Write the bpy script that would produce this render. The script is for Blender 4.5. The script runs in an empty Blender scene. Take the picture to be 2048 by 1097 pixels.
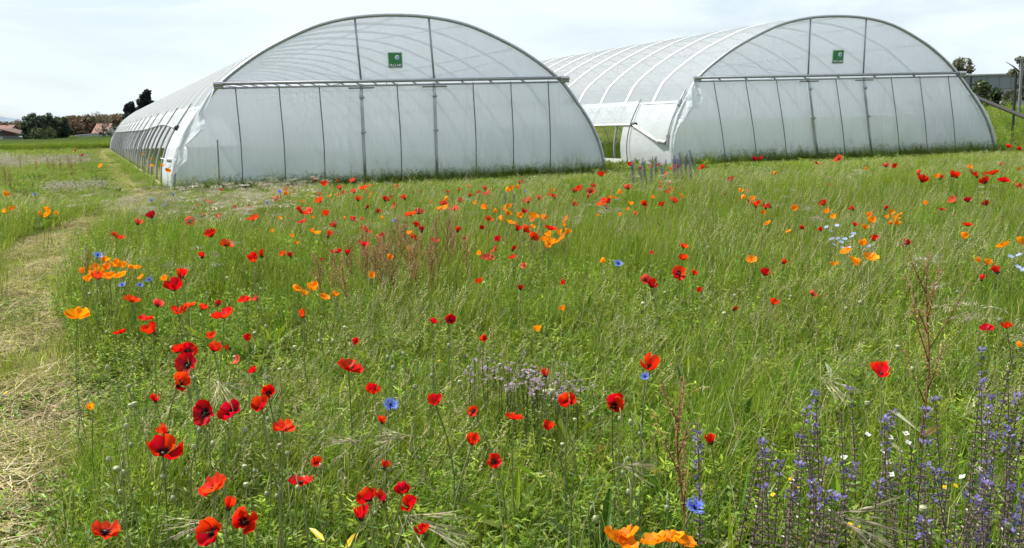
import bpy, math, random
import numpy as np
from mathutils import Vector, Matrix, Euler

# ------------------------------------------------------------------ scene, camera, light
scene = bpy.context.scene
COL = scene.collection
rng = np.random.default_rng(7)
random.seed(7)

W_PX, H_PX, FPX = 2048.0, 1097.0, 1850.0
CAM_H = 1.25
ROLL = math.radians(1.7)
_d = (548.5 - (272.0 - math.tan(ROLL) * (1024.0 - 100.0))) * math.cos(ROLL)
PITCH = math.atan2(_d, FPX)
cr, sr, cp, sp = math.cos(ROLL), math.sin(ROLL), math.cos(PITCH), math.sin(PITCH)
right = Vector((cr, -sr * sp, -sr * cp))
up = Vector((sr, cr * sp, cr * cp))
back = right.cross(up)
cam_data = bpy.data.cameras.new("camera")
cam = bpy.data.objects.new("camera", cam_data)
COL.objects.link(cam)
cam.matrix_world = Matrix(((right.x, up.x, back.x, 0), (right.y, up.y, back.y, 0), (right.z, up.z, back.z, CAM_H), (0, 0, 0, 1)))
cam_data.sensor_width = 36.0
cam_data.sensor_fit = 'HORIZONTAL'
cam_data.lens = FPX / W_PX * 36.0
cam_data.clip_start = 0.05
cam_data.clip_end = 9000.0
scene.camera = cam

SUN_EL = math.radians(56)
SUN_DIR = Vector((-0.80, 0.28, 0)).normalized() * math.cos(SUN_EL) + Vector((0, 0, math.sin(SUN_EL)))
sun_data = bpy.data.lights.new("sun", 'SUN')
sun_data.energy = 5.0
sun_data.angle = math.radians(0.6)
sun_data.color = (1.0, 0.95, 0.87)
sun = bpy.data.objects.new("sun", sun_data)
COL.objects.link(sun)
sun.rotation_euler = SUN_DIR.to_track_quat('Z', 'Y').to_euler()

world = bpy.data.worlds.new("World")
scene.world = world
world.use_nodes = True
wn, wl = world.node_tree.nodes, world.node_tree.links
wn.clear()
w_out = wn.new('ShaderNodeOutputWorld')
w_sky = wn.new('ShaderNodeTexSky')
w_sky.sky_type = 'NISHITA'
w_sky.sun_disc = False
w_sky.sun_elevation = SUN_EL
w_sky.sun_rotation = math.atan2(SUN_DIR.x, SUN_DIR.y)
w_sky.air_density = 1.0
w_sky.dust_density = 1.5
w_bg = wn.new('ShaderNodeBackground')
w_bg.inputs['Strength'].default_value = 0.085
wl.new(w_sky.outputs[0], w_bg.inputs['Color'])
w_cloud = wn.new('ShaderNodeBackground')
w_cloud.inputs['Color'].default_value = (0.80, 0.905, 0.975, 1)
w_cloud.inputs['Strength'].default_value = 0.72
w_tc = wn.new('ShaderNodeTexCoord')
w_map = wn.new('ShaderNodeMapping')
w_map.inputs['Scale'].default_value = (1.6, 1.6, 6.5)
w_map.inputs['Location'].default_value = (0.35, 0.2, 0.1)
wl.new(w_tc.outputs['Generated'], w_map.inputs['Vector'])
w_n = wn.new('ShaderNodeTexNoise')
w_n.inputs['Scale'].default_value = 2.4
w_n.inputs['Detail'].default_value = 7
w_n.inputs['Roughness'].default_value = 0.55
w_n.inputs['Distortion'].default_value = 0.4
wl.new(w_map.outputs[0], w_n.inputs['Vector'])
w_r = wn.new('ShaderNodeMapRange')
w_r.inputs['From Min'].default_value = 0.40
w_r.inputs['From Max'].default_value = 0.60
w_r.inputs['To Min'].default_value = 0.58
w_r.inputs['To Max'].default_value = 1.0
wl.new(w_n.outputs['Fac'], w_r.inputs['Value'])
w_mix = wn.new('ShaderNodeMixShader')
wl.new(w_r.outputs[0], w_mix.inputs[0])
wl.new(w_bg.outputs[0], w_mix.inputs[1])
wl.new(w_cloud.outputs[0], w_mix.inputs[2])
wl.new(w_mix.outputs[0], w_out.inputs['Surface'])

scene.view_settings.view_transform = 'Standard'
scene.view_settings.look = 'None'
scene.view_settings.exposure = 0.70
scene.view_settings.gamma = 1.0
scene.render.engine = 'CYCLES'
scene.cycles.max_bounces = 5
scene.cycles.diffuse_bounces = 2
scene.cycles.glossy_bounces = 1
scene.cycles.transmission_bounces = 4
scene.cycles.transparent_max_bounces = 10
scene.cycles.use_adaptive_sampling = True
scene.cycles.adaptive_threshold = 0.03
scene.cycles.use_denoising = True

# ------------------------------------------------------------------ helpers
def ray(x, y):
    u, v = x - 1024.0, 548.5 - y
    u2 = u * cr + v * sr
    v2 = -u * sr + v * cr
    return np.array([u2, FPX * cp + v2 * sp, -FPX * sp + v2 * cp])

def at_z(x, y, z=0.0):
    """the place whose height is z and that is seen at x, y of the photograph"""
    d = ray(x, y)
    t = (z - CAM_H) / d[2]
    return np.array([d[0] * t, d[1] * t, z])

def at_d(x, y, dist):
    d = ray(x, y)
    t = dist / d[1]
    return np.array([d[0] * t, dist, CAM_H + d[2] * t])

def proj(X, Y, Z):
    Zc = Z - CAM_H
    dep = Y * cp - Zc * sp
    v2 = Y * sp + Zc * cp
    u = X * cr - v2 * sr
    v = X * sr + v2 * cr
    dep = np.maximum(dep, 1e-3)
    return 1024.0 + FPX * u / dep, 548.5 - FPX * v / dep

def smooth(a, b, x):
    t = np.clip((x - a) / (b - a), 0, 1)
    return t * t * (3 - 2 * t)

def tag(o, label=None, cat=None, group=None, kind=None):
    if label: o["label"] = label
    if cat: o["category"] = cat
    if group: o["group"] = group
    if kind: o["kind"] = kind
    return o

def empty(name, loc):
    o = bpy.data.objects.new(name, None)
    o.empty_display_size = 0.1
    COL.objects.link(o)
    o.location = loc
    return o

def link(name, me, parent=None, loc=None, collection=None):
    o = bpy.data.objects.new(name, me)
    (collection or COL).objects.link(o)
    if parent is not None: o.parent = parent
    if loc is not None: o.location = loc
    return o

class MB:
    """collects vertices, faces, colours and material numbers, then builds one mesh"""
    def __init__(self):
        self.v, self.f, self.c, self.m, self.nc = [], [], [], [], 0
    def add(self, verts, faces, col=(1, 1, 1), mat=0):
        o = len(self.v)
        self.v.extend([tuple(map(float, p)) for p in verts])
        if len(col) == len(verts) and len(verts) > 0 and hasattr(col[0], '__len__'):
            self.c.extend([tuple(c) for c in col])
        else:
            self.c.extend([tuple(col)] * len(verts))
        self.f.extend([tuple(i + o for i in f) for f in faces])
        self.m.extend([mat] * len(faces))
        return self
    def box(self, x0, x1, y0, y1, z0, z1, col=(1, 1, 1), mat=0):
        v = [(x, y, z) for z in (z0, z1) for y in (y0, y1) for x in (x0, x1)]
        f = [(0, 2, 3, 1), (4, 5, 7, 6), (0, 1, 5, 4), (2, 6, 7, 3), (0, 4, 6, 2), (1, 3, 7, 5)]
        return self.add(v, f, col, mat)
    def tube(self, pts, r, n=6, col=(1, 1, 1), mat=0, cap=True):
        pts = [Vector(p) for p in pts]
        rs = r if hasattr(r, '__len__') else [r] * len(pts)
        rings, prev = [], None
        for i, p in enumerate(pts):
            d = (pts[min(i + 1, len(pts) - 1)] - pts[max(i - 1, 0)])
            d = d.normalized() if d.length > 1e-9 else Vector((0, 0, 1))
            if prev is None:
                a = Vector((1, 0, 0)) if abs(d.x) < 0.9 else Vector((0, 1, 0))
                a = (a - d * a.dot(d)).normalized()
            else:
                a = (prev - d * prev.dot(d))
                a = a.normalized() if a.length > 1e-6 else Vector((1, 0, 0))
            prev = a
            b = d.cross(a)
            rings.append([p + (a * math.cos(2 * math.pi * k / n) + b * math.sin(2 * math.pi * k / n)) * rs[i] for k in range(n)])
        v = [q for ring in rings for q in ring]
        f = []
        for i in range(len(pts) - 1):
            for k in range(n):
                f.append((i * n + k, i * n + (k + 1) % n, (i + 1) * n + (k + 1) % n, (i + 1) * n + k))
        if cap:
            f.append(tuple(range(n - 1, -1, -1)))
            f.append(tuple((len(pts) - 1) * n + k for k in range(n)))
        return self.add(v, f, col, mat)
    def mesh(self, name, mats, smooth_shade=False):
        me = bpy.data.meshes.new(name)
        me.from_pydata(self.v, [], self.f)
        if not isinstance(mats, (list, tuple)): mats = [mats]
        for m in mats: me.materials.append(m)
        a = me.attributes.new('Col', 'FLOAT_COLOR', 'POINT')
        c = np.ones((len(self.v), 4), dtype=np.float32)
        if self.v: c[:, :3] = np.array(self.c, dtype=np.float32)
        a.data.foreach_set('color', c.ravel())
        if len(mats) > 1: me.polygons.foreach_set('material_index', np.array(self.m, dtype=np.int32))
        if smooth_shade: me.polygons.foreach_set('use_smooth', np.ones(len(me.polygons), dtype=bool))
        me.update()
        return me
    def build(self, name, mats, parent=None, loc=None, smooth_shade=False, collection=None):
        return link(name, self.mesh(name, mats, smooth_shade), parent, loc, collection)

# ------------------------------------------------------------------ materials
def new_mat(name):
    m = bpy.data.materials.new(name)
    m.use_nodes = True
    m.node_tree.nodes.clear()
    o = m.node_tree.nodes.new('ShaderNodeOutputMaterial')
    return m, m.node_tree.nodes, m.node_tree.links, o

def mat_solid(name, col, rough=0.6, metal=0.0, noise=0.12, nscale=6.0, spec=0.4, bump=0.0):
    m, n, l, o = new_mat(name)
    b = n.new('ShaderNodeBsdfPrincipled')
    b.inputs['Roughness'].default_value = rough
    b.inputs['Metallic'].default_value = metal
    b.inputs['Specular IOR Level'].default_value = spec
    tc = n.new('ShaderNodeTexCoord')
    t = n.new('ShaderNodeTexNoise')
    t.inputs['Scale'].default_value = nscale
    t.inputs['Detail'].default_value = 5
    l.new(tc.outputs['Object'], t.inputs['Vector'])
    r = n.new('ShaderNodeMapRange')
    r.inputs['To Min'].default_value = 1 - noise * 2
    r.inputs['To Max'].default_value = 1 + noise * 2
    l.new(t.outputs['Fac'], r.inputs['Value'])
    mx = n.new('ShaderNodeVectorMath'); mx.operation = 'SCALE'
    mx.inputs[0].default_value = col[:3]
    l.new(r.outputs[0], mx.inputs['Scale'])
    l.new(mx.outputs[0], b.inputs['Base Color'])
    if bump:
        bp = n.new('ShaderNodeBump'); bp.inputs['Strength'].default_value = bump
        l.new(t.outputs['Fac'], bp.inputs['Height']); l.new(bp.outputs[0], b.inputs['Normal'])
    l.new(b.outputs[0], o.inputs['Surface'])
    return m

def mat_leaf(name, transl=0.4, gloss=0.05, grough=0.35, vary=0.35, hue=0.0, per_object=True):
    """thin plant tissue; colour from the attribute Col, a little different for each plant"""
    m, n, l, o = new_mat(name)
    a = n.new('ShaderNodeAttribute'); a.attribute_name = 'Col'
    col = a.outputs['Color']
    if per_object:
        oi = n.new('ShaderNodeObjectInfo')
        r = n.new('ShaderNodeMapRange')
        r.inputs['To Min'].default_value = 1 - vary; r.inputs['To Max'].default_value = 1 + vary
        l.new(oi.outputs['Random'], r.inputs['Value'])
        hs = n.new('ShaderNodeHueSaturation')
        l.new(r.outputs[0], hs.inputs['Value'])
        if hue:
            mm = n.new('ShaderNodeMath'); mm.operation = 'MULTIPLY'; mm.inputs[1].default_value = 7.13
            l.new(oi.outputs['Random'], mm.inputs[0])
            fr = n.new('ShaderNodeMath'); fr.operation = 'FRACT'; l.new(mm.outputs[0], fr.inputs[0])
            r2 = n.new('ShaderNodeMapRange')
            r2.inputs['To Min'].default_value = 0.5 - hue; r2.inputs['To Max'].default_value = 0.5 + hue
            l.new(fr.outputs[0], r2.inputs['Value']); l.new(r2.outputs[0], hs.inputs['Hue'])
        l.new(col, hs.inputs['Color']); col = hs.outputs['Color']
    d = n.new('ShaderNodeBsdfDiffuse'); t = n.new('ShaderNodeBsdfTranslucent')
    l.new(col, d.inputs['Color']); l.new(col, t.inputs['Color'])
    mx = n.new('ShaderNodeMixShader'); mx.inputs[0].default_value = transl
    l.new(d.outputs[0], mx.inputs[1]); l.new(t.outputs[0], mx.inputs[2])
    out = mx
    if gloss:
        g = n.new('ShaderNodeBsdfGlossy'); g.inputs['Roughness'].default_value = grough
        g.inputs['Color'].default_value = (1, 1, 1, 1)
        m2 = n.new('ShaderNodeMixShader'); m2.inputs[0].default_value = gloss
        l.new(mx.outputs[0], m2.inputs[1]); l.new(g.outputs[0], m2.inputs[2]); out = m2
    l.new(out.outputs[0], o.inputs['Surface'])
    return m

def mat_film(name, clear, transl, col=(0.86, 0.89, 0.9), gloss=0.06, bump=0.25, nscale=(1.2, 1.2, 1.2), low_tint=0.0, low_tint_col=(0.62, 0.66, 0.6), rough=0.22):
    m, n, l, o = new_mat(name)
    tc = n.new('ShaderNodeTexCoord')
    mp = n.new('ShaderNodeMapping'); mp.inputs['Scale'].default_value = nscale
    l.new(tc.outputs['Object'], mp.inputs['Vector'])
    t = n.new('ShaderNodeTexNoise'); t.inputs['Scale'].default_value = 1.6; t.inputs['Detail'].default_value = 4
    l.new(mp.outputs[0], t.inputs['Vector'])
    bp = n.new('ShaderNodeBump'); bp.inputs['Strength'].default_value = bump; bp.inputs['Distance'].default_value = 0.3
    l.new(t.outputs['Fac'], bp.inputs['Height'])
    d = n.new('ShaderNodeBsdfDiffuse'); tr = n.new('ShaderNodeBsdfTranslucent')
    for s in (d, tr):
        s.inputs['Color'].default_value = (*col, 1)
        l.new(bp.outputs[0], s.inputs['Normal'])
    if low_tint:  # patchy second film colour, stronger towards the ground
        t2 = n.new('ShaderNodeTexNoise'); t2.inputs['Scale'].default_value = 0.8; t2.inputs['Detail'].default_value = 6
        l.new(tc.outputs['Object'], t2.inputs['Vector'])
        sx = n.new('ShaderNodeSeparateXYZ'); l.new(tc.outputs['Object'], sx.inputs[0])
        r = n.new('ShaderNodeMapRange'); r.inputs['From Min'].default_value = 1.3; r.inputs['From Max'].default_value = 0.0
        r.inputs['To Min'].default_value = 0.0; r.inputs['To Max'].default_value = low_tint
        l.new(sx.outputs['Z'], r.inputs['Value'])
        ml = n.new('ShaderNodeMath'); ml.operation = 'MULTIPLY'; l.new(r.outputs[0], ml.inputs[0]); l.new(t2.outputs['Fac'], ml.inputs[1])
        mc = n.new('ShaderNodeMixRGB'); mc.inputs[1].default_value = (*col, 1); mc.inputs[2].default_value = (*low_tint_col, 1)
        l.new(ml.outputs[0], mc.inputs[0])
        l.new(mc.outputs[0], d.inputs['Color']); l.new(mc.outputs[0], tr.inputs['Color'])
    m1 = n.new('ShaderNodeMixShader'); m1.inputs[0].default_value = transl
    l.new(d.outputs[0], m1.inputs[1]); l.new(tr.outputs[0], m1.inputs[2])
    g = n.new('ShaderNodeBsdfGlossy'); g.inputs['Roughness'].default_value = rough
    l.new(bp.outputs[0], g.inputs['Normal'])
    m2 = n.new('ShaderNodeMixShader'); m2.inputs[0].default_value = gloss
    l.new(m1.outputs[0], m2.inputs[1]); l.new(g.outputs[0], m2.inputs[2])
    tp = n.new('ShaderNodeBsdfTransparent'); tp.inputs['Color'].default_value = (0.97, 0.98, 0.985, 1)
    m3 = n.new('ShaderNodeMixShader'); m3.inputs[0].default_value = clear
    l.new(m2.outputs[0], m3.inputs[1]); l.new(tp.outputs[0], m3.inputs[2])
    l.new(m3.outputs[0], o.inputs['Surface'])
    return m

def mat_ground(name):
    m, n, l, o = new_mat(name)
    tc = n.new('ShaderNodeTexCoord')
    b = n.new('ShaderNodeBsdfDiffuse')
    def noise(sc, det=6):
        t = n.new('ShaderNodeTexNoise'); t.inputs['Scale'].default_value = sc; t.inputs['Detail'].default_value = det
        l.new(tc.outputs['Object'], t.inputs['Vector']); return t
    t1, t2, t3 = noise(9.0), noise(0.6), noise(60.0, 3)
    r1 = n.new('ShaderNodeValToRGB')
    r1.color_ramp.elements[0].position = 0.35; r1.color_ramp.elements[0].color = (0.040, 0.045, 0.016, 1)
    r1.color_ramp.elements[1].position = 0.7; r1.color_ramp.elements[1].color = (0.115, 0.10, 0.045, 1)
    e = r1.color_ramp.elements.new(0.52); e.color = (0.065, 0.078, 0.024, 1)
    l.new(t1.outputs['Fac'], r1.inputs[0])
    r2 = n.new('ShaderNodeValToRGB')
    r2.color_ramp.elements[0].position = 0.35; r2.color_ramp.elements[0].color = (0.06, 0.085, 0.022, 1)
    r2.color_ramp.elements[1].position = 0.65; r2.color_ramp.elements[1].color = (0.11, 0.105, 0.04, 1)
    l.new(t2.outputs['Fac'], r2.inputs[0])
    mx = n.new('ShaderNodeMixRGB'); mx.inputs[0].default_value = 0.5
    l.new(r1.outputs[0], mx.inputs[1]); l.new(r2.outputs[0], mx.inputs[2])
    l.new(mx.outputs[0], b.inputs['Color'])
    bp = n.new('ShaderNodeBump'); bp.inputs['Strength'].default_value = 0.6; bp.inputs['Distance'].default_value = 0.03
    l.new(t3.outputs['Fac'], bp.inputs['Height']); l.new(bp.outputs[0], b.inputs['Normal'])
    l.new(b.outputs[0], o.inputs['Surface'])
    return m

def mat_path(name):
    m, n, l, o = new_mat(name)
    tc = n.new('ShaderNodeTexCoord'); b = n.new('ShaderNodeBsdfDiffuse')
    t1 = n.new('ShaderNodeTexNoise'); t1.inputs['Scale'].default_value = 4.0; t1.inputs['Detail'].default_value = 8
    t2 = n.new('ShaderNodeTexNoise'); t2.inputs['Scale'].default_value = 45.0; t2.inputs['Detail'].default_value = 4
    for t in (t1, t2): l.new(tc.outputs['Object'], t.inputs['Vector'])
    r = n.new('ShaderNodeValToRGB')
    r.color_ramp.elements[0].position = 0.34; r.color_ramp.elements[0].color = (0.11, 0.105, 0.045, 1)
    r.color_ramp.elements[1].position = 0.68; r.color_ramp.elements[1].color = (0.235, 0.195, 0.105, 1)
    e = r.color_ramp.elements.new(0.5); e.color = (0.15, 0.14, 0.06, 1)
    l.new(t1.outputs['Fac'], r.inputs[0])
    r2 = n.new('ShaderNodeMapRange'); r2.inputs['To Min'].default_value = 0.6; r2.inputs['To Max'].default_value = 1.4
    l.new(t2.outputs['Fac'], r2.inputs['Value'])
    sc = n.new('ShaderNodeVectorMath'); sc.operation = 'SCALE'
    l.new(r.outputs[0], sc.inputs[0]); l.new(r2.outputs[0], sc.inputs['Scale'])
    l.new(sc.outputs[0], b.inputs['Color'])
    bp = n.new('ShaderNodeBump'); bp.inputs['Strength'].default_value = 0.7; bp.inputs['Distance'].default_value = 0.03
    l.new(t2.outputs['Fac'], bp.inputs['Height']); l.new(bp.outputs[0], b.inputs['Normal'])
    l.new(b.outputs[0], o.inputs['Surface'])
    return m

M = {}
M['ground'] = mat_ground('meadow_soil')
M['path'] = mat_path('mown_straw_path')
M['grass'] = mat_leaf('grass_blades', 0.45, 0.012, 0.35, 0.30, 0.025)
M['herb'] = mat_leaf('herb_leaves', 0.42, 0.016, 0.4, 0.28, 0.02)
M['straw'] = mat_leaf('dry_straw', 0.30, 0.02, 0.4, 0.25)
M['petal'] = mat_leaf('flower_petal', 0.48, 0.008, 0.5, 0.24, 0.008)
M['stem'] = mat_leaf('flower_stem', 0.2, 0.04, 0.4, 0.2)
M['dark'] = mat_leaf('stamen_dark', 0.0, 0.03, 0.5, 0.1)
M['foliage'] = mat_leaf('tree_leaves', 0.35, 0.03, 0.45, 0.1)
M['bark'] = mat_solid('bark', (0.09, 0.07, 0.05), 0.9, noise=0.25, nscale=3, bump=0.5)
M['roof_film'] = mat_film('roof_film', 0.11, 0.66, col=(0.62, 0.66, 0.70), bump=0.06, gloss=0.05, nscale=(0.5, 0.5, 1.0))
M['gable_film'] = mat_film('gable_film', 0.15, 0.60, col=(0.80, 0.83, 0.90), bump=0.10, gloss=0.05)
M['panel_film'] = mat_film('door_panel_film', 0.15, 0.60, col=(0.82, 0.85, 0.91), bump=0.18, gloss=0.07, nscale=(1.6, 1.6, 0.30), low_tint=1.3, low_tint_col=(0.42, 0.53, 0.50))
M['side_film'] = mat_film('side_film', 0.24, 0.45, col=(0.66, 0.70, 0.73), bump=0.4, gloss=0.06)
M['end_film'] = mat_film('end_panel_film', 0.18, 0.42, col=(0.70, 0.74, 0.77), bump=0.15, gloss=0.06)
M['flap_film'] = mat_film('loose_film', 0.18, 0.40, col=(0.74, 0.77, 0.80), bump=0.3, gloss=0.08, nscale=(2, 2, 2))
M['steel'] = mat_solid('galvanised_steel', (0.42, 0.43, 0.45), 0.42, 0.75, 0.1, 8)
M['tape'] = mat_solid('white_hoop_highlight', (0.88, 0.89, 0.9), 0.5, noise=0.03)
M['hoop'] = mat_solid('hoop_steel', (0.36, 0.37, 0.39), 0.5, 0.5, 0.1, 8)
M['strap'] = mat_solid('grey_strap', (0.19, 0.185, 0.185), 0.7, noise=0.2)
M['black'] = mat_solid('black_plastic', (0.02, 0.02, 0.022), 0.5)
M['whitepipe'] = mat_solid('white_pipe', (0.78, 0.78, 0.78), 0.35)
M['sign_green'] = mat_solid('sign_green', (0.03, 0.20, 0.06), 0.4, noise=0.3, nscale=4)
M['sign_dark'] = mat_solid('sign_dark_green', (0.02, 0.09, 0.05), 0.4)
M['sign_rim'] = mat_solid('sign_rim', (0.52, 0.60, 0.52), 0.5)
M['sign_blue'] = mat_solid('sign_globe', (0.28, 0.42, 0.66), 0.4, noise=0.4, nscale=14)
M['sign_white'] = mat_solid('sign_white', (0.75, 0.8, 0.76), 0.4, noise=0.02)

# ------------------------------------------------------------------ polytunnel frames of reference (metres)
A1, B1 = at_z(348, 384)[:2], at_z(1207, 345)[:2]
A2, B2 = at_z(1345, 332)[:2], at_z(1988, 304)[:2]
AX = ray(175, 268)[:2]; AX = AX / np.linalg.norm(AX)

class Frame:
    def __init__(self, A, B, ridge, length, spacing, lean=0.0):
        self.lean = lean
        self.A = A; self.W = float(np.linalg.norm(B - A)); self.u = (B - A) / self.W
        self.L = length; self.H = ridge; self.sp = spacing
        self.o = np.array([*((A + B) / 2), 0.0])
        off = [0, .05, .26, .64, 1.08, 1.76, 2.4, 3.2, 4.0, 4.85]
        zz = [0, .50, 1.06, 1.65, 2.20, 2.72, 3.08, 3.42, 3.59, 3.64]
        kx, kz = self.W / 9.7, ridge / 3.64
        self.pe = np.array(off) * kx; self.pz = np.array(zz) * kz
        P = np.stack([self.pe, self.pz], 1)
        P = np.vstack([[-P[1, 0] * 0.3, -P[1, 1]], P, [self.W - P[-2, 0], P[-2, 1]]])
        out = []
        for i in range(1, len(P) - 2):
            for t in np.linspace(0, 1, 5, endpoint=False):
                p0, p1, p2, p3 = P[i - 1], P[i], P[i + 1], P[i + 2]
                out.append(0.5 * ((2 * p1) + (-p0 + p2) * t + (2 * p0 - 5 * p1 + 4 * p2 - p3) * t * t + (-p0 + 3 * p1 - 3 * p2 + p3) * t ** 3))
        out.append(P[-2])
        self.half = np.array(out)                      # from the left foot to the ridge
        r = self.half[::-1][1:].copy(); r[:, 0] = self.W - r[:, 0]
        self.full = np.vstack([self.half, r])
    def loc(self, s, t, z):
        """position relative to the tunnel's own origin"""
        p = self.A + self.u * (s + self.lean * float(np.interp(z, [0, 2.2, self.H], [0, -1.0, -0.7]))) + AX * t
        return (p[0] - self.o[0], p[1] - self.o[1], z)
    def edge(self, z):
        return float(np.interp(z, self.half[:, 1], self.half[:, 0]))

F1 = Frame(A1, B1, 3.64, 60.0, 1.8)
F2 = Frame(A2, B2, 3.79, 42.0, 1.45, 0.36)

def st_of(F, x, y):
    """s along the front, t along the axis, for world x, y (arrays)"""
    det = F.u[0] * AX[1] - F.u[1] * AX[0]
    dx, dy = x - F.A[0], y - F.A[1]
    return (dx * AX[1] - dy * AX[0]) / det, (F.u[0] * dy - F.u[1] * dx) / det

def terrain(x, y):
    s, t = st_of(F2, x, y)
    z = 1.05 * smooth(F2.W + 1.5, F2.W + 14, s) * smooth(0, 14, t)
    z = z + np.clip(y - 110, 0, 500) * 0.004 * smooth(-20, -45, x)
    return z

# ------------------------------------------------------------------ setting: ground, path, far field, hills
def axis_lines(dense0, dense1, step, far):
    a = list(np.arange(dense0, dense1 + 1e-6, step))
    k, s = dense1, step
    while k < far: s *= 1.35; k += s; a.append(k)
    k, s = dense0, step
    while k > -far: s *= 1.35; k -= s; a.insert(0, k)
    return np.array(a)

gx, gy = axis_lines(-50, 50, 1.6, 4500), axis_lines(-6, 90, 1.6, 4500)
GX, GY = np.meshgrid(gx, gy)
GZ = terrain(GX, GY)
nx = len(gx)
g = MB()
g.add(np.stack([GX.ravel(), GY.ravel(), GZ.ravel()], 1),
      [(j * nx + i, j * nx + i + 1, (j + 1) * nx + i + 1, (j + 1) * nx + i) for j in range(len(gy) - 1) for i in range(nx - 1)])
tag(g.build('ground', M['ground'], smooth_shade=True), 'meadow soil with thin green growth under flowers and tunnels', kind='structure')

PATH = [(1500, -400, 95), (1097, -300, 110), (950, -250, 135), (850, -200, 160), (750, -160, 140), (680, -100, 125), (620, -60, 118), (560, -30, 145), (500, 15, 170), (470, 85, 215),
        (440, 150, 262), (415, 225, 312), (395, 262, 335), (370, 248, 342), (345, 226, 330), (320, 207, 298), (305, 198, 262), (296, 192, 236), (288, 190, 215)]
_py = np.array([p[0] for p in PATH][::-1]); _pl = np.array([p[1] for p in PATH][::-1]); _pr = np.array([p[2] for p in PATH][::-1])
pv = []
for yy in np.concatenate([np.linspace(289, 340, 14), np.linspace(350, 600, 26), np.linspace(620, 1480, 20)]):
    wob = 6 * math.sin(yy * 0.05) + 5 * math.sin(yy * 0.13 + 1)
    for q in np.linspace(0, 1, 9):
        px = (1 - q) * (np.interp(yy, _py, _pl) + wob) + q * (np.interp(yy, _py, _pr) + wob * 0.6)
        p = at_z(px, yy); pv.append((p[0], p[1], 0.004 + 0.006 * math.sin(q * math.pi)))
n_r = len(pv) // 9
pm = MB(); pm.add(pv, [(j * 9 + i, (j + 1) * 9 + i, (j + 1) * 9 + i + 1, j * 9 + i + 1) for j in range(n_r - 1) for i in range(8)])
tag(pm.build('path', M['path'], smooth_shade=True), 'mown straw coloured path along the meadow edge', kind='structure')

def on_path(px, py):
    l = np.interp(py, _py, _pl); r = np.interp(py, _py, _pr)
    w_ = (r - l).clip(20, 260)
    j = np.random.default_rng(px.size if hasattr(px, 'size') else 1).normal(size=np.shape(px)) * .055 * w_ + 6 * np.sin(py * .045) + 5 * np.sin(py * .11 + 2)
    l = l + j - .04 * (py - 270); r = r + j + .075 * (py - 270)
    ins = (px > l) & (px < r) & (py > 288)
    return ins

hm = MB()
hx = np.linspace(-2600, -500, 60)
hv, hf = [], []
for i, x in enumerate(hx):
    zz = 62 + 10 * math.sin(i * 0.35) + 6 * math.sin(i * 0.9 + 1)
    hv += [(x, 3100, -2), (x, 3300, zz), (x, 3800, -2)]
for i in range(len(hx) - 1):
    hf += [(i * 3, (i + 1) * 3, (i + 1) * 3 + 1, i * 3 + 1), (i * 3 + 1, (i + 1) * 3 + 1, (i + 1) * 3 + 2, i * 3 + 2)]
hm.add(hv, hf)
M['hill'] = mat_solid('far_hill', (0.16, 0.22, 0.27), 0.95, nscale=0.01)  # haze of distance painted in as the hills' blue grey colour
tag(hm.build('hills', M['hill']), 'far blue grey hills on the horizon at left', kind='structure')

# ------------------------------------------------------------------ polytunnels
HOOP_CACHE = {}
def poly_z_to_index(F, z):
    return int(np.argmin(np.abs(F.half[:, 1] - z)))

def sheet(rows, closed=False):
    """rows of points -> quads"""
    n = len(rows[0]); v = [p for r in rows for p in r]
    f = [(j * n + i, j * n + i + 1, (j + 1) * n + i + 1, (j + 1) * n + i) for j in range(len(rows) - 1) for i in range(n - 1)]
    return v, f

def wob(a, b, k):
    return math.sin(a * 2.1 + k) * math.cos(b * 1.7 + k * 2.3) + 0.5 * math.sin(a * 5.3 + b * 3.1 + k)

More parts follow.
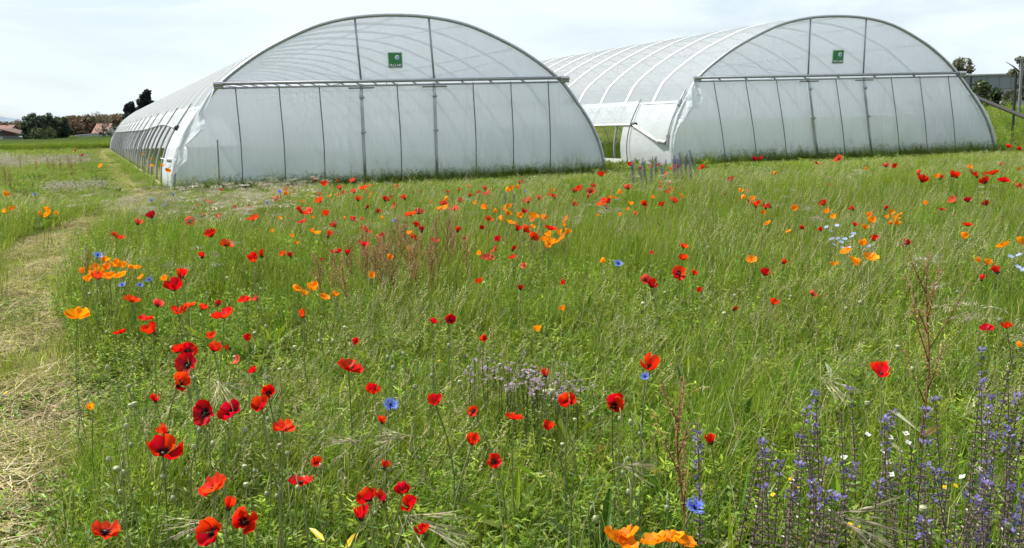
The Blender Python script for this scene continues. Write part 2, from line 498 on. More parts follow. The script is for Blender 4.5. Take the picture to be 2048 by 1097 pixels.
def tunnel(F, label, posts, doors, lean, flap, t_open, z_strip, z_pipe, pipe_sag, strap_ts, second):
    root = empty('polytunnel', F.o)
    tag(root, label, 'polytunnel', 'white plastic polytunnels in the field')
    L = F.L
    full = F.full; half = F.half; nf = len(full)
    zb = 2.20 * F.H / 3.64 if not second else 2.21
    # hoops: one shared mesh, moved along the axis
    hb = MB(); hb.tube([F.loc(s, 0, z) for s, z in full[::2]] if nf % 2 else [F.loc(s, 0, z) for s, z in full[::2]], 0.030, 6)
    hme = hb.mesh('hoop', M['hoop'], True)
    k = 1
    while k * F.sp < L + 0.01:
        t = k * F.sp
        link('hoop', hme, root, (AX[0] * t, AX[1] * t, 0.0)); k += 1
    fb = MB(); fb.tube([F.loc(s, -0.02, z) for s, z in full], 0.042, 8)
    fb.build('front_hoop', M['steel'], root, smooth_shade=True)
    # purlins along the roof, inside
    for q in (0.30, 0.5, 0.70):
        i = int(q * (nf - 1)); s, z = full[i]
        MB().tube([F.loc(s + (0.5 - q) * 0.1, 0.1, z - 0.045), F.loc(s + (0.5 - q) * 0.1, L - 0.1, z - 0.045)], 0.018, 6).build('purlin', M['hoop'], root, smooth_shade=True)
    # cross ties with hangers under every third hoop
    k = 3
    while k * F.sp < L:
        t = k * F.sp; zt = zb + 0.02; e = F.edge(zt)
        MB().tube([F.loc(e, t, zt), F.loc(F.W - e, t, zt)], 0.016, 5).build('tie_bar', M['hoop'], root, smooth_shade=True)
        for s in (F.W * 0.36, F.W * 0.64):
            ztop = float(np.interp(s, full[:, 0], full[:, 1])) - 0.03
            MB().tube([F.loc(s, t, zt), F.loc(s, t, ztop)], 0.012, 5).build('hanger', M['hoop'], root, smooth_shade=True)
        k += 3
    # roof film
    i0 = int(np.max(np.where(half[:, 1] <= z_strip)[0]))
    prof = full[i0:nf - i0]
    ts = [-0.06] + list(np.arange(F.sp * 0.5, L, F.sp * 0.5)) + [L]
    rows = []
    for j, t in enumerate(ts):
        hump = 0.034 if (j == 0 or abs((t / F.sp) - round(t / F.sp)) < 0.1) else 0.016
        row = []
        for i, (s, z) in enumerate(prof):
            nsx, nz = (s - F.W / 2) / (F.W / 2), max(0.15, z / F.H)
            row.append(F.loc(s + nsx * hump, t, z + nz * hump))
        rows.append(row)
    b = MB(); b.add(*sheet(rows)); b.build('roof_film', M['roof_film'], root, smooth_shade=True)
    # added bright strips stand in for sun caught by film over the hoops
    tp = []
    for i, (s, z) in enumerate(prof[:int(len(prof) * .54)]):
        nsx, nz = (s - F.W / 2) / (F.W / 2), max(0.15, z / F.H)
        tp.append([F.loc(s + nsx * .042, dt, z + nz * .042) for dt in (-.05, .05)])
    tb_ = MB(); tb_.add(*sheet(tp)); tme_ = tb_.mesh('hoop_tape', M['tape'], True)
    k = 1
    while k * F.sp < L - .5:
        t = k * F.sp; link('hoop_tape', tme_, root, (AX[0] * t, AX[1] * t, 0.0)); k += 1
    # side films: end panels reach the ground, between them the film is rolled up over a pipe
    for side in (-1, 1):
        S = (lambda s: s) if side < 0 else (lambda s: F.W - s)
        def strip(z0, z1, ta, tb, name, out, nt=24, mat='side_film', zfun=None):
            rows = []
            for t in np.linspace(ta, tb, nt):
                zlo = zfun(t) if zfun else z0
                row = []
                for z in np.linspace(zlo, z1, 9):
                    o_ = out + 0.012 * wob(t * 3, z * 4, 1.3 + side)
                    row.append(F.loc(S(F.edge(z) - o_), t, z))
                rows.append(row)
            bb = MB(); bb.add(*sheet(rows)); return bb.build(name, M[mat], root, smooth_shade=True)
        if side > 0 and not second:
            strip(0, z_strip + 0.06, -0.03, L, 'side_film', 0.042, 60)
            for t in strap_ts[:4]:
                MB().tube([F.loc(S(F.edge(z) - 0.06), t, z) for z in np.linspace(z_strip + 0.1, 0.02, 9)], 0.012, 5).build('strap', M['strap'], root, smooth_shade=True)
            continue
        pipe_z = (lambda t: z_pipe + pipe_sag(t)) if side < 0 else (lambda t: z_pipe + 0.05)
        strip(0, z_strip + 0.06, -0.08, t_open, 'end_panel_film', 0.062, 8, mat='end_film')
        strip(0, z_strip + 0.06, L - 2.4, L, 'end_panel_film', 0.042, 8)
        strip(z_pipe, z_strip + 0.10, t_open - 0.35, L - 2.2, 'rolled_side_film', 0.075, 60, zfun=pipe_z)
        pts = [F.loc(S(F.edge(pipe_z(t)) - 0.09), t, pipe_z(t)) for t in np.linspace(t_open - 0.55, L - 2.1, 50)]
        MB().tube(pts, 0.028, 8).build('roll_up_pipe', M['whitepipe'] if second else M['steel'], root, smooth_shade=True)
        q = F.loc(S(F.edge(pipe_z(t_open)) - 0.10), t_open - 0.60, pipe_z(t_open))
        cap = MB(); cap.tube([(q[0] - AX[0] * .10, q[1] - AX[1] * .10, q[2]), (q[0] + AX[0] * .06, q[1] + AX[1] * .06, q[2])], 0.062, 12)
        cap.build('pipe_cap', M['black'], root, smooth_shade=True)
        # gutter lip where the roof film ends
        MB().tube([F.loc(S(F.edge(z_strip) - 0.05), t, z_strip + (0.012 * math.sin(t) if t > 0 else 0)) for t in np.linspace(0.0, L - 0.2, 40)], 0.024, 6).build('film_rail', M['whitepipe'], root, smooth_shade=True)
        # straps that hold the rolled film down
        for t in strap_ts:
            zs = np.linspace(z_strip + 0.16, 0.02, 9)
            pts = [F.loc(S(F.edge(z) - 0.125), t, z) for z in zs]
            MB().tube(pts, 0.016, 5).build('strap', M['strap'], root, smooth_shade=True)
        # base board
        bb = MB(); bb.add(*sheet([[F.loc(S(-0.06), t, 0.0), F.loc(S(-0.055), t, 0.13 if second else 0.05)] for t in np.linspace(t_open, L, 6)]))
        bb.build('base_board', M['whitepipe'], root)
    # gable film above the beam and panel film below it, stretched between the posts
    rows = []
    for z in np.linspace(zb + 0.03, F.H - 0.012, 12):
        e = F.edge(z) + 0.012
        rows.append([F.loc(s, 0.03 + 0.012 * wob(s, z * 2, .7), z) for s in np.linspace(e, F.W - e, 40)])
    b = MB(); b.add(*sheet(rows)); b.build('gable_film', M['gable_film'], root, smooth_shade=True)
    def panel(sa, sb, ta, name):
        rows = []
        for z in np.linspace(-0.02, zb - 0.04, 14):
            e = F.edge(max(z, 0)) + 0.03
            a0 = max(sa(z), e); b0 = min(sb(z), F.W - e)
            rows.append([F.loc(s, ta + 0.018 * wob(s * 1.3, z * 1.2, 2.0 + a0 * .1), z) for s in np.linspace(a0, b0, 22)])
        bb = MB(); bb.add(*sheet(rows)); return bb.build(name, M['panel_film'], root, smooth_shade=True)
    ln = lambda s0: (lambda z: s0 + lean * (1 - z / zb))
    panel(lambda z: 0.0, ln(doors[0]), 0.055, 'front_panel_film')
    panel(ln(doors[0]), ln(doors[1]), 0.03, 'door_film')
    panel(ln(doors[1]), lambda z: F.W, 0.055, 'front_panel_film')
    # beam: a tube with a door rail under it and clamped ends
    e = F.edge(zb)
    MB().tube([F.loc(e - 0.10, -0.05, zb + 0.03), F.loc(F.W - e + 0.12, -0.05, zb + 0.03)], 0.037, 8).build('beam', M['hoop'], root, smooth_shade=True)
    MB().tube([F.loc(e + 0.02, -0.05, zb - 0.065), F.loc(F.W - e - 0.02, -0.05, zb - 0.065)], 0.022, 6).build('door_rail', M['hoop'], root, smooth_shade=True)
    for s in (e - 0.12, F.W - e + 0.02):
        c = MB()
        p, q = F.loc(s, -0.07, zb + 0.02), F.loc(s + 0.20, -0.07, zb + 0.02)
        c.tube([p, q], 0.056, 8); c.tube([(p[0], p[1], zb - .05), (q[0], q[1], zb - .05)], 0.035, 6)
        c.build('beam_clamp', M['steel'], root)
    # posts in the lower panels
    for s in posts:
        pts = [F.loc(s + lean * (1 - z / zb) + 0.02 * math.sin(z * 2.0), -0.005, z) for z in np.linspace(-0.02, zb - 0.03, 6)]
        MB().tube(pts, 0.0125, 6).build('panel_post', M['strap'], root, smooth_shade=True)
    for s in doors:
        pts = [F.loc(s + lean * (1 - z / zb), -0.03, z) for z in np.linspace(-0.02, zb - 0.03, 5)]
        dp = MB().tube(pts, 0.036, 8).build('door_post', M['steel'], root, smooth_shade=True)
        for zq in (zb - 0.32, 1.12):
            bk = MB()
            sq = s + lean * (1 - zq / zb)
            p, q = F.loc(sq - 0.06, -0.08, zq), F.loc(sq + 0.05, -0.06, zq)
            bk.tube([p, q], 0.026, 6)
            p, q = F.loc(sq, -0.075, zq - .05), F.loc(sq, -0.075, zq + .05)
            bk.tube([p, q], 0.018, 6)
            bk.build('door_bracket', M['hoop'], dp)
        p, q = F.loc(s - 0.28, -0.055, zb - .115), F.loc(s + .28, -0.055, zb - .115)
        MB().tube([p, q], 0.018, 6).build('door_track', M['strap'], root)
    for s in (doors[0] - 0.05, doors[1] - 0.05):
        ztop = float(np.interp(s, full[:, 0], full[:, 1])) - 0.03
        MB().tube([F.loc(s + 0.06, -0.01, zb + .06), F.loc(s, -0.01, ztop)], 0.022, 6).build('gable_post', M['hoop'], root, smooth_shade=True)
    # slanting braces behind the gable film
    for (sa, za, sb, zb_) in ((F.W * .395, zb + 0.1, F.W * .20, zb + .58), (F.W * .58, zb + .1, F.W * .82, zb + .55)):
        MB().tube([F.loc(sa, 0.05, za), F.loc(sb, 1.4, zb_)], 0.014, 5).build('gable_brace', M['hoop'], root, smooth_shade=True)
    MB().tube([F.loc(F.W * .49, 1.3, F.H - .40), F.loc(F.W * .66, 0.1, F.H - .22)], 0.014, 5).build('gable_brace', M['hoop'], root, smooth_shade=True)
    # rear wall film
    rows = []
    for z in np.linspace(0, F.H - 0.02, 12):
        e = F.edge(z) + 0.01
        rows.append([F.loc(s, L - 0.02, z) for s in np.linspace(e, F.W - e, 16)])
    b = MB(); b.add(*sheet(rows)); b.build('rear_film', M['gable_film'], root, smooth_shade=True)
    # loose film folded round the left front corner
    rows = []
    for z, w_, fw in flap:
        e = F.edge(z); row = []
        for j, q in enumerate(np.linspace(0, 1, 6)):
            fold = 0.05 * math.sin(q * 7 + z * 5) * min(1, w_ * 4)
            row.append(F.loc(e - 0.07 + w_ * q * 1.05, -0.07 - (0.05 + fw) * q + fold, z - 0.10 * q * w_ / 0.3 * math.sin(z * 4)))
        rows.append(row)
    b = MB(); b.add(*sheet(rows)); b.build('loose_film', M['flap_film'], root)
    # wrap of film on the right front corner
    rows = []
    for z in np.linspace(0.0, zb - 0.1, 9):
        e = F.edge(z); w_ = 0.03 + 0.10 * math.sin(z * 1.4) ** 2
        rows.append([F.loc(F.W - e + 0.05 - w_ * q, 0.06 - 0.10 * q + 0.02 * math.sin(q * 5 + z * 6), z) for q in np.linspace(0, 1, 4)])
    b = MB(); b.add(*sheet(rows)); b.build('loose_film', M['flap_film'], root)
    # sign on the gable
    s0, s1, z0, z1 = (4.70, 4.99, 2.52, 2.83) if not second else (4.99, 5.30, 2.56, 2.89)
    def quad(a, b_, c, d, t):
        return [F.loc(a, t, c), F.loc(b_, t, c), F.loc(b_, t, d), F.loc(a, t, d)]
    def plate(a, b_, c, d, t, th=0.006):
        return quad(a, b_, c, d, t) + quad(a, b_, c, d, t + th), [(0, 1, 2, 3), (7, 6, 5, 4), (0, 4, 5, 1), (1, 5, 6, 2), (2, 6, 7, 3), (3, 7, 4, 0)]
    b = MB(); b.add(*plate(s0 - .02, s1 + .02, z0 - .02, z1 + .02, -0.012)); sg = b.build('sign', M['sign_rim'], root)
    b = MB(); b.add(*plate(s0, s1, z0, z1, -0.017, 0.004)); b.build('sign_face', M['sign_green'], sg)
    b = MB(); b.add(*plate(s0 + .002, s1 - .002, z0 + .002, z0 + (z1 - z0) * .25, -0.0195, 0.002)); b.build('sign_band', M['sign_dark'], sg)
    cx_, cz_, rr = s0 + (s1 - s0) * .66, z0 + (z1 - z0) * .68, (s1 - s0) * .185
    disc = [F.loc(cx_ + rr * math.cos(a), -0.0195, cz_ + rr * math.sin(a)) for a in np.linspace(0, 2 * math.pi, 24, endpoint=False)]
    b = MB(); b.add(disc, [tuple(range(24))]); b.build('sign_globe', M['sign_blue'], sg)
    cres = [F.loc(cx_ + rr * math.cos(a), -0.0215, cz_ + rr * math.sin(a)) for a in np.linspace(0.7, 3.9, 14)]
    cres += [F.loc(cx_ + rr * .25 + rr * .72 * math.cos(a), -0.0215, cz_ - rr * .18 + rr * .72 * math.sin(a)) for a in np.linspace(3.6, 0.9, 14)]
    b = MB(); b.add(cres, [(i, i + 1, 26 - i, 27 - i) for i in range(13)]); b.build('sign_globe_gleam', M['sign_white'], sg)
    cu = bpy.data.curves.new('sign_lettering', 'FONT'); cu.body = 'FILCLAIR'; cu.align_x = 'CENTER'; cu.align_y = 'CENTER'
    cu.size = 0.078 * (s1 - s0) / 0.29; cu.space_character = 0.86; cu.offset = 0.0012
    tmp = bpy.data.objects.new('tmp_text', cu); COL.objects.link(tmp)
    bpy.context.view_layer.update()
    tme = bpy.data.meshes.new_from_object(tmp.evaluated_get(bpy.context.evaluated_depsgraph_get()))
    bpy.data.objects.remove(tmp)
    tme.materials.clear(); tme.materials.append(M['sign_white'])
    to = link('sign_lettering', tme, sg)
    pc = F.loc((s0 + s1) / 2, -0.023, z0 + (z1 - z0) * .135)
    ux, uz = Vector((F.u[0], F.u[1], 0)), Vector((0, 0, 1)); un = ux.cross(uz)
    to.matrix_local = Matrix(((ux.x, uz.x, un.x, pc[0]), (ux.y, uz.y, un.y, pc[1]), (ux.z, uz.z, un.z, pc[2]), (0, 0, 0, 1)))
    return root

FLAP1 = [(2.12, .03, .0), (1.95, .08, .02), (1.78, .10, .03), (1.62, .14, .05), (1.45, .28, .12), (1.30, .36, .18), (1.16, .42, .22), (1.04, .30, .12), (0.93, .16, .02), (0.82, .22, .12), (0.70, .24, .14), (0.56, .14, .06), (0.38, .05, .02), (0.18, .04, .02), (0.0, .04, .02)]
FLAP2 = [(2.15, .05, .0), (2.0, .18, .05), (1.85, .28, .12), (1.68, .34, .16), (1.50, .34, .18), (1.33, .30, .15), (1.15, .22, .09), (0.98, .10, .03), (0.8, .05, .02), (0.5, .04, .02), (0.2, .04, .02), (0.0, .04, .02)]
t1 = tunnel(F1, 'long white plastic polytunnel at left with dark ribs showing in its open side',
            [1.43, 2.33, 3.18, 4.88, 6.61, 7.50, 8.40], [4.06, 5.69], -0.02, FLAP1, 2.5, 1.72, 1.36,
            lambda t: 0.10 * math.exp(-((t - 8) / 5.0) ** 2) - 0.05 * math.exp(-((t - 2) / 2.5) ** 2), list(np.arange(1.9, 57, 3.6)), False)
t2 = tunnel(F2, 'right hand white plastic polytunnel with white roll-up pipe beside the gap',
            [1.53, 2.45, 3.35, 5.14, 6.87, 7.78, 8.71], [4.27, 5.96], 0.0, FLAP2, 2.45, 1.62, 1.08,
            lambda t: 0.0, [2.0, 5.7, 9.4, 13.1], True)
# fittings that only one tunnel has
MB().tube([F1.loc(0.93, -0.02, -0.02), F1.loc(0.96, -0.02, 1.06)], 0.014, 6).build('short_post', M['strap'], t1)
c = MB()
c.tube([F1.loc(0.10, 0.15, 0.66), F1.loc(-0.02, 0.42, 0.66)], 0.055, 10)
c.build('crank_gearbox', M['hoop'], t1)
MB().tube([F1.loc(-0.06, 0.40, 0.67), F1.loc(-0.14, 0.95, 0.69)], 0.011, 6).build('crank_handle', M['whitepipe'], t1)
# diagonal white pipe, gearbox and corner rod of the right tunnel
pa, pb = F2.loc(F2.edge(1.08) - 0.12, 1.85, 1.08), F2.loc(F2.edge(.66) - 0.15, 0.36, 0.60)
MB().tube([pa, pb], 0.040, 8).build('drive_pipe', M['whitepipe'], t2, smooth_shade=True)
c = MB(); c.tube([(pb[0], pb[1], pb[2] + .03), F2.loc(F2.edge(.6) - 0.10, 0.10, 0.60)], 0.058, 10)
c.tube([F2.loc(F2.edge(.6) - 0.10, 0.06, 0.48), F2.loc(F2.edge(.8) - 0.10, 0.06, 0.80)], 0.045, 8); c.build('crank_gearbox', M['steel'], t2)
MB().tube([F2.loc(F2.edge(z) - 0.10, 0.06, z) for z in np.linspace(0.5, 1.95, 7)], 0.021, 6).build('corner_rod', M['hoop'], t2, smooth_shade=True)
c = MB(); c.tube([F2.loc(F2.edge(1.62) - 0.14, 0.05, 1.56), F2.loc(F2.edge(1.72) - 0.12, 0.05, 1.70)], 0.05, 8); c.build('rod_clamp', M['steel'], t2)

# things standing inside the tunnels, seen through the film
M['blue_tarp'] = mat_solid('blue_tarp', (0.03, 0.07, 0.20), 0.5, noise=0.3)
M['red_hose'] = mat_solid('red_hose', (0.55, 0.05, 0.05), 0.4)
def heap(name, F, s, t, w, d, hgt, mat, label, cat):
    b = MB(); rows = []
    for i in range(9):
        a = i / 8; row = []
        for j in range(13):
            q = j / 12
            z = hgt * (math.sin(math.pi * a) ** .6) * (math.sin(math.pi * q) ** .5) * (1 + .25 * wob(a * 4, q * 5, s)) + 0.004
            p = F.loc(s + (q - .5) * w, t + (a - .5) * d, z); row.append((p[0] + F.o[0], p[1] + F.o[1], p[2]))
        rows.append(row)
    b.add(*sheet(rows)); tag(b.build(name, M[mat], smooth_shade=True), label, cat)
heap('tarpaulin', F1, 1.42, 0.50, 0.95, 0.6, 0.26, 'blue_tarp', 'crumpled blue tarpaulin showing through film at left tunnel corner', 'tarpaulin')
b = MB()
hp = [(8.2, 0.6, 1.45), (8.5, 0.5, 1.15), (8.55, 0.45, .85), (8.45, .4, .62), (8.2, .35, .42), (7.9, .32, .26), (7.6, .3, .12), (7.2, .3, .04), (6.8, .35, .03)]
b.tube([np.array(F2.loc(*p)) + F2.o for p in hp], 0.035, 6)
tag(b.build('hose', M['red_hose'], smooth_shade=True), 'red hose curving down behind right polytunnel film', 'hose')
b = MB(); p = at_z(493, 390)
b.tube([(p[0], p[1], -0.02), (p[0], p[1], 0.16)], 0.022, 6); b.box(p[0] - .03, p[0] + .03, p[1] - .03, p[1] + .03, .155, .175)
tag(b.build('wooden_stake', mat_solid('stake_wood', (0.06, 0.05, 0.04), 0.9)), 'short dark stake before the left polytunnel panel', 'stake')

# ------------------------------------------------------------------ far buildings, trees, fence
def wall_house(name, label, base, yaw, w, d, hwall, hroof, wallc, roofc, windows, door=None, overhang=0.4):
    root = empty(name, base); root.rotation_euler = (0, 0, yaw)
    tag(root, label, 'house')
    mw = mat_solid('render_' + name, wallc, 0.9, nscale=1.0); mr = mat_solid('tiles_' + name, roofc, 0.85, noise=0.3, nscale=2.5, bump=0.3)
    mg = mat_solid('pane_' + name, (0.03, 0.04, 0.05), 0.15)
    b = MB()
    b.add([(-w / 2, 0, -1), (w / 2, 0, -1), (w / 2, d, -1), (-w / 2, d, -1), (-w / 2, 0, hwall), (w / 2, 0, hwall), (w / 2, d, hwall), (-w / 2, d, hwall), (-w / 2, d / 2, hwall + hroof - .1), (w / 2, d / 2, hwall + hroof - .1)],
          [(0, 1, 5, 4), (2, 3, 7, 6), (1, 2, 6, 9, 5), (3, 0, 4, 8, 7)])
    b.build('wall', mw, root)
    b = MB(); o = overhang
    for sgn in (0, 1):
        y0 = -o if sgn == 0 else d + o
        z0 = hwall - o * hroof / (d / 2)
        b.add([(-w / 2 - o, y0, z0), (w / 2 + o, y0, z0), (w / 2 + o, d / 2, hwall + hroof), (-w / 2 - o, d / 2, hwall + hroof),
               (-w / 2 - o, y0, z0 + .18), (w / 2 + o, y0, z0 + .18), (w / 2 + o, d / 2, hwall + hroof + .18), (-w / 2 - o, d / 2, hwall + hroof + .18)],
              [(0, 1, 2, 3), (4, 7, 6, 5), (0, 4, 5, 1), (1, 5, 6, 2), (2, 6, 7, 3), (3, 7, 4, 0)])
    rf = b.build('roof', mr, root)
    MB().box(w * .2, w * .2 + .4, d * .45, d * .45 + .4, hwall + hroof * .6, hwall + hroof + .4).build('chimney', mr, rf)
    for (x, z, ww, hh) in windows:
        f = MB().box(x - ww / 2, x + ww / 2, -.06, .02, z, z + hh).build('window', mw, root)
        MB().box(x - ww / 2 + .1, x + ww / 2 - .1, -.075, -.03, z + .1, z + hh - .1).build('pane', mg, f)
    if door: MB().box(door - .5, door + .5, -.05, .02, -1, 2.1).build('door', mg, root)
    return root

def gz(p): return float(terrain(np.array(p[0]), np.array(p[1])))

p = at_d(-6, 275, 190)
h1 = wall_house('farmhouse', 'farmhouse with red tiled roof at the left picture edge', (p[0], 190, gz(p)), math.radians(8), 4.6, 6, 2.2, 1.0, (0.42, 0.42, 0.42), (0.17, 0.085, 0.068), [(-.8, 1.0, 1.1, 1.2), (1.0, 1.0, 1.1, 1.2)])
p = at_d(24, 275, 183)
root = empty('barn', (p[0], 183, gz(p))); tag(root, 'open wooden barn with brown sloping roof beside farmhouse', 'barn')
b = MB(); b.box(-1.8, 1.9, 0, 5, -1, 1.2); b.build('wall', mat_solid('barn_wall', (0.16, 0.15, 0.15), .9), root)
b = MB(); b.add([(-2.2, -.4, 2.4), (2.8, -.4, 1.05), (2.8, 5.4, 1.05), (-2.2, 5.4, 2.4), (-2.2, -.4, 2.6), (2.8, -.4, 1.25), (2.8, 5.4, 1.25), (-2.2, 5.4, 2.6)], [(0, 1, 2, 3), (4, 7, 6, 5), (0, 4, 5, 1), (1, 5, 6, 2), (2, 6, 7, 3), (3, 7, 4, 0)])
b.build('roof', mat_solid('barn_roof', (0.11, 0.065, 0.05), .9, noise=.3), root)
MB().add([(-1.8, -.1, 1.2), (1.9, -.1, 1.2), (-1.8, -.1, 2.3)], [(0, 1, 2)]).build('gable_boards', mat_solid('barn_boards', (0.07, 0.04, 0.035), .9, noise=.3), root)
p = at_d(52, 272, 178)
root = empty('cold_frame', (p[0], 178, gz(p))); tag(root, 'low white roofed shed between barn and round trees', 'shed')
b = MB(); b.box(-1.1, 1.1, 0, 3, -1, .45); b.build('wall', mat_solid('shed_wall', (0.4, 0.4, 0.4), .9), root)
b = MB(); b.add([(-1.3, -.2, .95), (1.5, -.2, .6), (1.5, 3.2, .6), (-1.3, 3.2, .95), (-1.3, -.2, 1.05), (1.5, -.2, .7), (1.5, 3.2, .7), (-1.3, 3.2, 1.05)], [(0, 1, 2, 3), (4, 7, 6, 5), (0, 4, 5, 1), (1, 5, 6, 2), (2, 6, 7, 3), (3, 7, 4, 0)])
b.build('roof', mat_solid('white_sheet_roof', (0.75, 0.75, 0.75), .6), root)
p = at_d(200, 272, 215)
wall_house('cottage', 'small cottage with orange red roof behind the green field', (p[0], 215, gz(p)), math.radians(-6), 3.2, 5, 1.2, 1.9, (0.5, 0.45, 0.38), (0.24, 0.125, 0.09), [(0.4, .3, .7, .7)], overhang=.3)
p = at_d(180, 272, 208)
root = empty('long_shed', (p[0], 208, gz(p))); tag(root, 'long low pale shed in front of the red roofed cottage', 'shed')
MB().box(-3.2, 3.2, 0, 3, -1, .75).build('wall', mat_solid('pale_wall', (0.5, 0.52, 0.53), .8), root)
b = MB(); b.add([(-3.3, -.2, .72), (3.4, -.2, 1.0), (3.4, 3.2, 1.0), (-3.3, 3.2, .72), (-3.3, -.2, .85), (3.4, -.2, 1.15), (3.4, 3.2, 1.15), (-3.3, 3.2, .85)], [(0, 1, 2, 3), (4, 7, 6, 5), (0, 4, 5, 1), (1, 5, 6, 2), (2, 6, 7, 3), (3, 7, 4, 0)])
b.build('roof', mat_solid('pale_roof', (0.62, 0.65, 0.66), .6), root)

# grey warehouse at right
p0, p1 = at_d(1925, 205, 95), at_d(2180, 200, 95)
root = empty('warehouse', (p0[0], 95, 0)); tag(root, 'long grey warehouse with dark window band behind the fence at right', 'warehouse')
ztop = at_d(1990, 151, 95)[2]; zmid = at_d(1990, 178, 95)[2]; wl_ = p1[0] - p0[0] + 6
m_up, m_lo, m_win = mat_solid('grey_cladding', (0.19, 0.215, 0.235), .6, noise=.05), mat_solid('pale_cladding', (0.36, 0.37, 0.38), .7, noise=.06), mat_solid('dark_glass', (0.03, 0.035, 0.04), .2)
MB().box(0, wl_, .15, 18, 0, zmid).build('wall', m_lo, root)
MB().box(-.2, wl_ + .2, 0, 18.2, zmid, ztop).build('upper_cladding', m_up, root)
for k in range(int(wl_ / 1.2)): MB().box(k * 1.2, k * 1.2 + .06, -.05, .0, zmid + .02, ztop - .05).build('cladding_rib', m_up, root)
MB().box(-.4, wl_ + .4, -.2, 18.4, ztop, ztop + .14).build('roof_edge', m_lo, root)
for k in range(7):
    x = 3.8 + k * 1.25
    MB().box(x, x + 1.1, .08, .16, zmid - .75, zmid - .3).build('window', m_win, root)

# fence at right: posts, wires, brace
m_post = mat_solid('fence_post', (0.02, 0.026, 0.024), .6)
FD = 33.0
fp = [(1940, 186, 152, 33), (2027, 233, 146, 31), (2115, 262, 140, 29)]
root = None
pts = []
for (x, yb, yt, dist) in fp:
    a_, b_ = at_d(x, yb, dist), at_d(x, yt, dist)
    pts.append((a_[0], dist, gz(a_) - .1, b_[2]))
root = empty('wire_fence', (pts[1][0], pts[1][1], pts[1][2])); o3 = np.array([pts[1][0], pts[1][1], pts[1][2]])
tag(root, 'tall dark wire fence with green black posts beside right polytunnel', 'fence')
for (x, y, z0, z1) in pts:
    b = MB(); b.tube([np.array((x, y, z0)) - o3, np.array((x, y, z1)) - o3], 0.05, 6); po = b.build('post', m_post, root)
for q in np.linspace(0.06, .97, 9):
    b = MB(); b.tube([np.array((x, y, z0 + (z1 - z0) * q)) - o3 for (x, y, z0, z1) in pts], 0.004, 4); b.build('wire', m_post, root)
b = MB(); a_, b_ = at_d(1930, 186, 32.6), at_d(2140, 272, 28)
b.tube([np.array(a_) - o3, np.array(b_) - o3], 0.065, 8); b.build('brace', mat_solid('brace_pole', (0.025, 0.022, 0.022), .6), root)
p = at_d(2040, 190, 40)
b = MB(); b.tube([(p[0], 40, gz(p) - .1), (p[0], 40, at_d(2040, 118, 40)[2])], 0.06, 8)
b.tube([(p[0] - .25, 40, at_d(2040, 119, 40)[2]), (p[0] + .3, 40, at_d(2040, 119, 40)[2])], 0.03, 6)
tag(b.build('metal_pole', mat_solid('pole_grey', (0.16, 0.17, 0.18), .5)), 'slim grey metal pole against the tree at right edge', 'pole')

def leaf_cloud(b, centers, radii, n_each, size, cols, rg, up_bias=0.0, flat=0.6):
    """many small leaf faces spread through clumps"""
    for (cx, cy, cz), rad in zip(centers, radii):
        n = int(n_each)
        d = rg.normal(size=(n, 3)); d /= np.linalg.norm(d, axis=1)[:, None]
        r = rad * rg.random(n) ** 0.45
        P = d * r[:, None] * np.array([1, 1, flat + .25]) + np.array([cx, cy, cz])
        base = cols[rg.integers(len(cols))]
        a = rg.normal(size=(n, 3)); a /= np.linalg.norm(a, axis=1)[:, None]
        c = np.cross(a, rg.normal(size=(n, 3))); c /= np.linalg.norm(c, axis=1)[:, None]
        sz = size * (0.6 + 0.8 * rg.random(n))
        br = 0.75 + 0.5 * rg.random(n)
        for k in range(n):
            p, u_, w_ = P[k], a[k] * sz[k], c[k] * sz[k] * .6
            b.add([p - u_, p + w_, p + u_, p - w_], [(0, 1, 2, 3)], tuple(np.array(base) * br[k]))

def tree(name, label, base, height, crown, n_clump, n_leaf, leaf, cols, seed, cat='tree', trunk_r=None, bare=0, clump=0.3, group=None, trunk_to=.8):
    """crown: list of ellipsoids (x, y, z, rx, ry, rz) in fractions of the height"""
    rg = np.random.default_rng(seed)
    root = empty(name, base); tag(root, label, cat, group)
    tr = trunk_r or height * .025
    tb = MB()
    tb.tube([(0, 0, -.3), (rg.normal() * .02 * height, 0, height * .3), (rg.normal() * .03 * height, rg.normal() * .02 * height, height * trunk_to)], [tr * 1.2, tr * .8, tr * .25], 7)
    for k in range(7 + bare):
        z0 = height * (.2 + .5 * rg.random()); a = rg.random() * 6.28; l_ = height * (.18 + .2 * rg.random())
        tb.tube([(0, 0, z0), (math.cos(a) * l_ * .5, math.sin(a) * l_ * .5, z0 + l_ * .45), (math.cos(a) * l_, math.sin(a) * l_, z0 + l_ * .8)], [tr * .4, tr * .25, tr * .08], 5)
    tb.build('trunk', M['bark'], root, smooth_shade=True)
    cb = MB(); cs, rs = [], []
    for k in range(n_clump):
        e = crown[rg.integers(len(crown))]
        d = rg.normal(size=3); d /= np.linalg.norm(d); r = rg.random() ** .25
        cs.append(((e[0] + d[0] * e[3] * r) * height, (e[1] + d[1] * e[4] * r) * height, (e[2] + d[2] * e[5] * r) * height)); rs.append(height * clump * (.35 + .5 * rg.random()))
    leaf_cloud(cb, cs, rs, n_leaf, leaf, cols, rg)
    cb.build('crown', M['foliage'], root)
    return root

